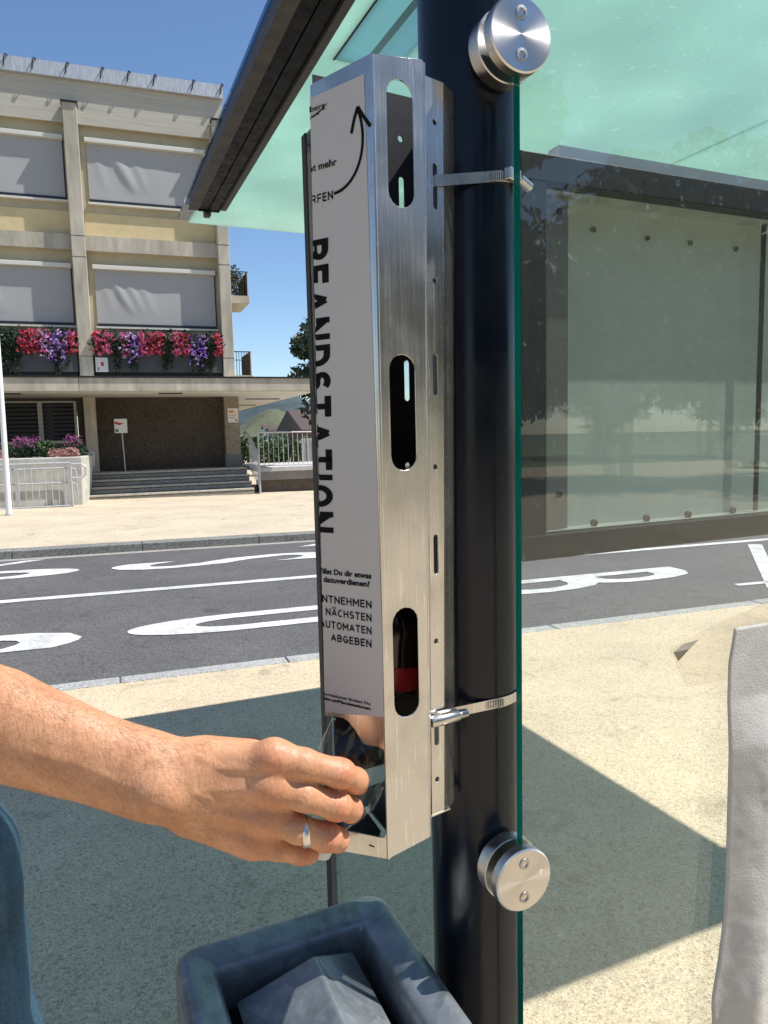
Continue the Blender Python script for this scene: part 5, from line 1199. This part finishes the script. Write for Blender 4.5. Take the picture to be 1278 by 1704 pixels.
# coarse rest of the body (outside the picture)
SB = SDF((-.86, .30, .80), (-.33, 1.22, 1.80), .010); B = SB.new()
def bc(a, b, ra, rb, k=.03, sq=None):
    global B
    B = SB.cap(B, a, b, ra, rb, k, sq)
HIP = np.array([-.445, .69]); RB = R_(60)
def rot(P):
    P = np.array(P, float); d = P[..., :2] - HIP; c, s = math.cos(RB), math.sin(RB); P[..., 0] = HIP[0] + d[..., 0] * c - d[..., 1] * s; P[..., 1] = HIP[1] + d[..., 0] * s + d[..., 1] * c; return P
def rot_obj(o):
    off = np.array(wloc(o)[:])
    for v in o.data.vertices: v.co = Vector(rot(np.array(v.co[:]) + off) - off)
    return o
def unrot(P):
    P = np.array(P, float); d = P[:2] - HIP; c, s = math.cos(RB), math.sin(RB); return np.array([HIP[0] + d[0] * c + d[1] * s, HIP[1] - d[0] * s + d[1] * c, P[2]])
el = unrot(hp(-330, 1090, .466)); bc(el, (-.585, .61, 1.42), .041, .055); bc((-.585, .61, 1.42), (-.60, .99, 1.42), .055, .055, .05)
bc((-.57, .80, 1.0), (-.60, .80, 1.36), .125, .14, .05, ((1, 0, 0), .8)); bc((-.57, .73, 1.0), (-.60, .68, 1.36), .10, .10, .05); bc((-.57, .87, 1.0), (-.60, .92, 1.36), .10, .10, .05)
bc((-.61, .80, 1.40), (-.60, .80, 1.58), .06, .056, .03); bc((-.595, .80, 1.62), (-.60, .80, 1.69), .078, .092, .03); bc((-.60, .80, 1.69), (-.61, .80, 1.70), .095, .095, .02)
bc((-.515, .80, 1.635), (-.500, .80, 1.622), .010, .013, .012); bc((-.53, .80, 1.575), (-.525, .80, 1.575), .028, .03, .02)
for s in (-1, 1): bc((-.61, .80 + s * .088, 1.64), (-.615, .80 + s * .092, 1.66), .014, .016, .008)
bc((-.60, .99, 1.42), (-.58, 1.05, 1.15), .052, .042); bc((-.58, 1.05, 1.15), (-.50, 1.05, .92), .042, .028); bc((-.50, 1.05, .92), (-.47, 1.05, .84), .030, .022, .02)
V2, Q2_ = SB.mesh(B); V2 = rot(V2)
person = thing('person', (-.50, .80, 0), 'person in blue jeans at the left whose bare right arm reaches into the bottle holder', 'person')
body = link('body', mesh_np('body', np.concatenate([V1, V2]), np.concatenate([Q1, Q2_ + len(V1)])), person, M_skin, smooth=True)
fl_at = body.data.attributes.new('flush', 'FLOAT', 'POINT'); fl_at.data.foreach_set('value', np.concatenate([flush, np.zeros(len(V2))]).astype(np.float32))
# forearm hair
rng = random.Random(9); bm = bmesh.new(); axd = Vector(hp(330, 1310, .45) - hp(0, 1206, .45)).normalized(); nh = 0
sel = [i for i in range(0, len(V1), 3) if V1[i][0] < hp(350, 1300, .45)[0] and V1[i][0] > -.27 and Nn[i][1] < .45]
for i in rng.sample(sel, 2600):
    p = Vector(V1[i]); n = Vector(Nn[i]); t = (axd + Vector((rng.gauss(0, .3), rng.gauss(0, .3), rng.gauss(0, .35) - .25))).normalized(); t = (t - n * t.dot(n)).normalized()
    L_ = rng.uniform(.005, .011); wv = t.cross(n) * .00007; tip = p + t * L_ * .85 + n * L_ * rng.uniform(.15, .5); mid = p + t * L_ * .45 + n * L_ * rng.uniform(.15, .32)
    a, b, c, d, e = [bm.verts.new(q) for q in (p - wv, p + wv, mid + wv * .8, mid - wv * .8, tip)]; bm.faces.new((a, b, c, d)); bm.faces.new((d, c, e))
tag(obj('arm_hair', bm, mat('arm_hair', (.30, .19, .10), .5), person), kind='stuff')
# wedding band on the ring finger
ra = hp(495, 1379, .4495); rb = hp(543, 1393, .4565); c = Vector(ra + (rb - ra) * .24); ax = (Vector(rb - ra) + Vector((.010, 0, .012))).normalized()
M_ring = steel('ring_metal', (.66, .64, .62), .36, (40, 40, 40), smudge=.1)
bm = bmesh.new(); rr = 24.2 * PX; lathe_z(bm, c, [(rr + .0002, -.0026), (rr + .0013, -.0022), (rr + .0016, 0), (rr + .0013, .0022), (rr + .0002, .0026)], 48, ax); obj('finger_ring', bm, M_ring, person, smooth=True)
# clothing
SJ = SDF((-.80, .52, .02), (-.30, 1.10, 1.10), .006); J = SJ.new()
for s, y in ((-1, .69), (1, .92)):
    for a, b, r0, r1 in (((-.462, y + .012, .96), (-.448, y, .74), .105, .092), ((-.448, y, .74), (-.445, y, .50), .092, .078), ((-.445, y, .50), (-.475, y, .09), .078, .076)): J = SJ.cap(J, a, b, r0, r1, .03)
J = SJ.cap(J, (-.50, .74, .98), (-.50, .87, .98), .115, .115, .05); J = SJ.cap(J, (-.52, .76, 1.05), (-.52, .85, 1.05), .110, .11, .04)
Vj, Qj = SJ.mesh(J)
for i in range(len(Vj)):
    p = Vector(Vj[i]); f = noise.noise(Vector((p.x * 9, p.y * 9, p.z * 5))) * .010 + (abs(noise.noise(Vector((p.x * 34 + p.z * 3, p.y * 34, p.z * 4)))) - .2) * .010 + noise.noise(Vector((p.x * 22 + p.z * 9, p.y * 22, p.z * 16))) * .0045
    c = Vector((-.45, .69 if p.y < .80 else .92, p.z)); n = (p - c); n.normalize(); Vj[i] = p + n * f
Vj = rot(Vj); Vj[:, 0] -= .026
M_den = mat('denim', (.085, .175, .27), .85, var=(260, .35), var2=(7, .45), bump=(600, .35, .001))
jn = link('jeans', mesh_np('jeans', Vj, Qj), person, M_den, smooth=True)
ST = SDF((-.86, .40, .90), (-.38, 1.12, 1.52), .008); T = ST.new()
for a, b, r0, r1, sq in (((-.565, .80, .99), (-.60, .80, 1.37), .146, .15, ((1, 0, 0), .86)), ((-.565, .73, .99), (-.60, .68, 1.37), .126, .11, None), ((-.565, .87, .99), (-.60, .92, 1.37), .126, .11, None), ((-.60, .62, 1.42), (-.60, .98, 1.42), .066, .066, None), ((-.585, .61, 1.42), tuple(np.array((-.585, .61, 1.42)) * .45 + el * .55), .066, .058, None), ((-.60, .99, 1.42), (-.585, 1.03, 1.28), .064, .06, None)): T = ST.cap(T, a, b, r0, r1, .04, sq)
Vt, Qt = ST.mesh(T); Vt = rot(Vt); link('t_shirt', mesh_np('t_shirt', Vt, Qt), person, mat('shirt_grey', (.20, .21, .22), .9, var=(300, .15)), smooth=True)
SH = SDF((-.74, .72, 1.60), (-.48, .90, 1.82), .006); Hh = SH.new(); Hh = SH.cap(Hh, (-.615, .80, 1.70), (-.635, .80, 1.69), .100, .098, .02); Hh = SH.cap(Hh, (-.64, .80, 1.66), (-.65, .80, 1.63), .085, .075, .02)
Vh, Qh = SH.mesh(Hh); Vh = rot(Vh); link('hair', mesh_np('hair', Vh, Qh), person, mat('hair_brown', (.09, .055, .03), .6, var=(120, .4)), smooth=True)
M_eye = mat('eye', (.03, .02, .015), .1)
for s in (-1, 1):
    bm = bmesh.new(); bmesh.ops.create_uvsphere(bm, u_segments=12, v_segments=8, radius=.011, matrix=Matrix.Translation((-.517, .80 + s * .032, 1.652))); rot_obj(obj('eye', bm, M_eye, person, smooth=True))
rot_obj(obj('mouth', bx(Frame(0), -.502, -.497, .777, .823, 1.588, 1.594), mat('lips', (.35, .12, .10), .5), person))
for y in (.69, .92):
    SS = SDF((-.60, y - .09, -.01), (-.28, y + .09, .14), .006); K = SS.new(); K = SS.cap(K, (-.52, y, .04), (-.36, y, .035), .045, .038, .02, ((0, 0, 1), .9)); K = SS.cap(K, (-.50, y, .04), (-.49, y, .09), .05, .05, .02)
    Vs, Qs = SS.mesh(K); Vs = rot(Vs); link('shoe', mesh_np('shoe', Vs, Qs), person, mat('shoe_white', (.6, .6, .58), .6), smooth=True)
# clear bottle held by the fingers
T0 = Vector(hp(612, 1219, .516)); T1 = Vector(hp(552, 1345, .508)); axb = (T1 - T0).normalized(); ln = .092
bt = thing('clear_bottle', tuple(T0), 'small clear plastic bottle pinched by the hand at the holder opening', 'bottle')
bm = bmesh.new(); lathe_z(bm, T0, [(.0, .004), (.016, .001), (.025, 0), (.0285, .004), (.0285, .030), (.0278, .032), (.0285, .034), (.0285, .046), (.022, .062), (.0125, .076), (.0125, .086)], 40, axb); obj('bottle_body', bm, M_pet, bt, smooth=True)
bm = bmesh.new(); rg = lathe_z(bm, T0, [(.0142, .082), (.0145, .083), (.0145, .094), (.012, .0955)], 24, axb); bm.faces.new(rg[-1]); obj('bottle_cap', bm, mat('cap_white', (.6, .6, .6), .4), bt, autosmooth=40)
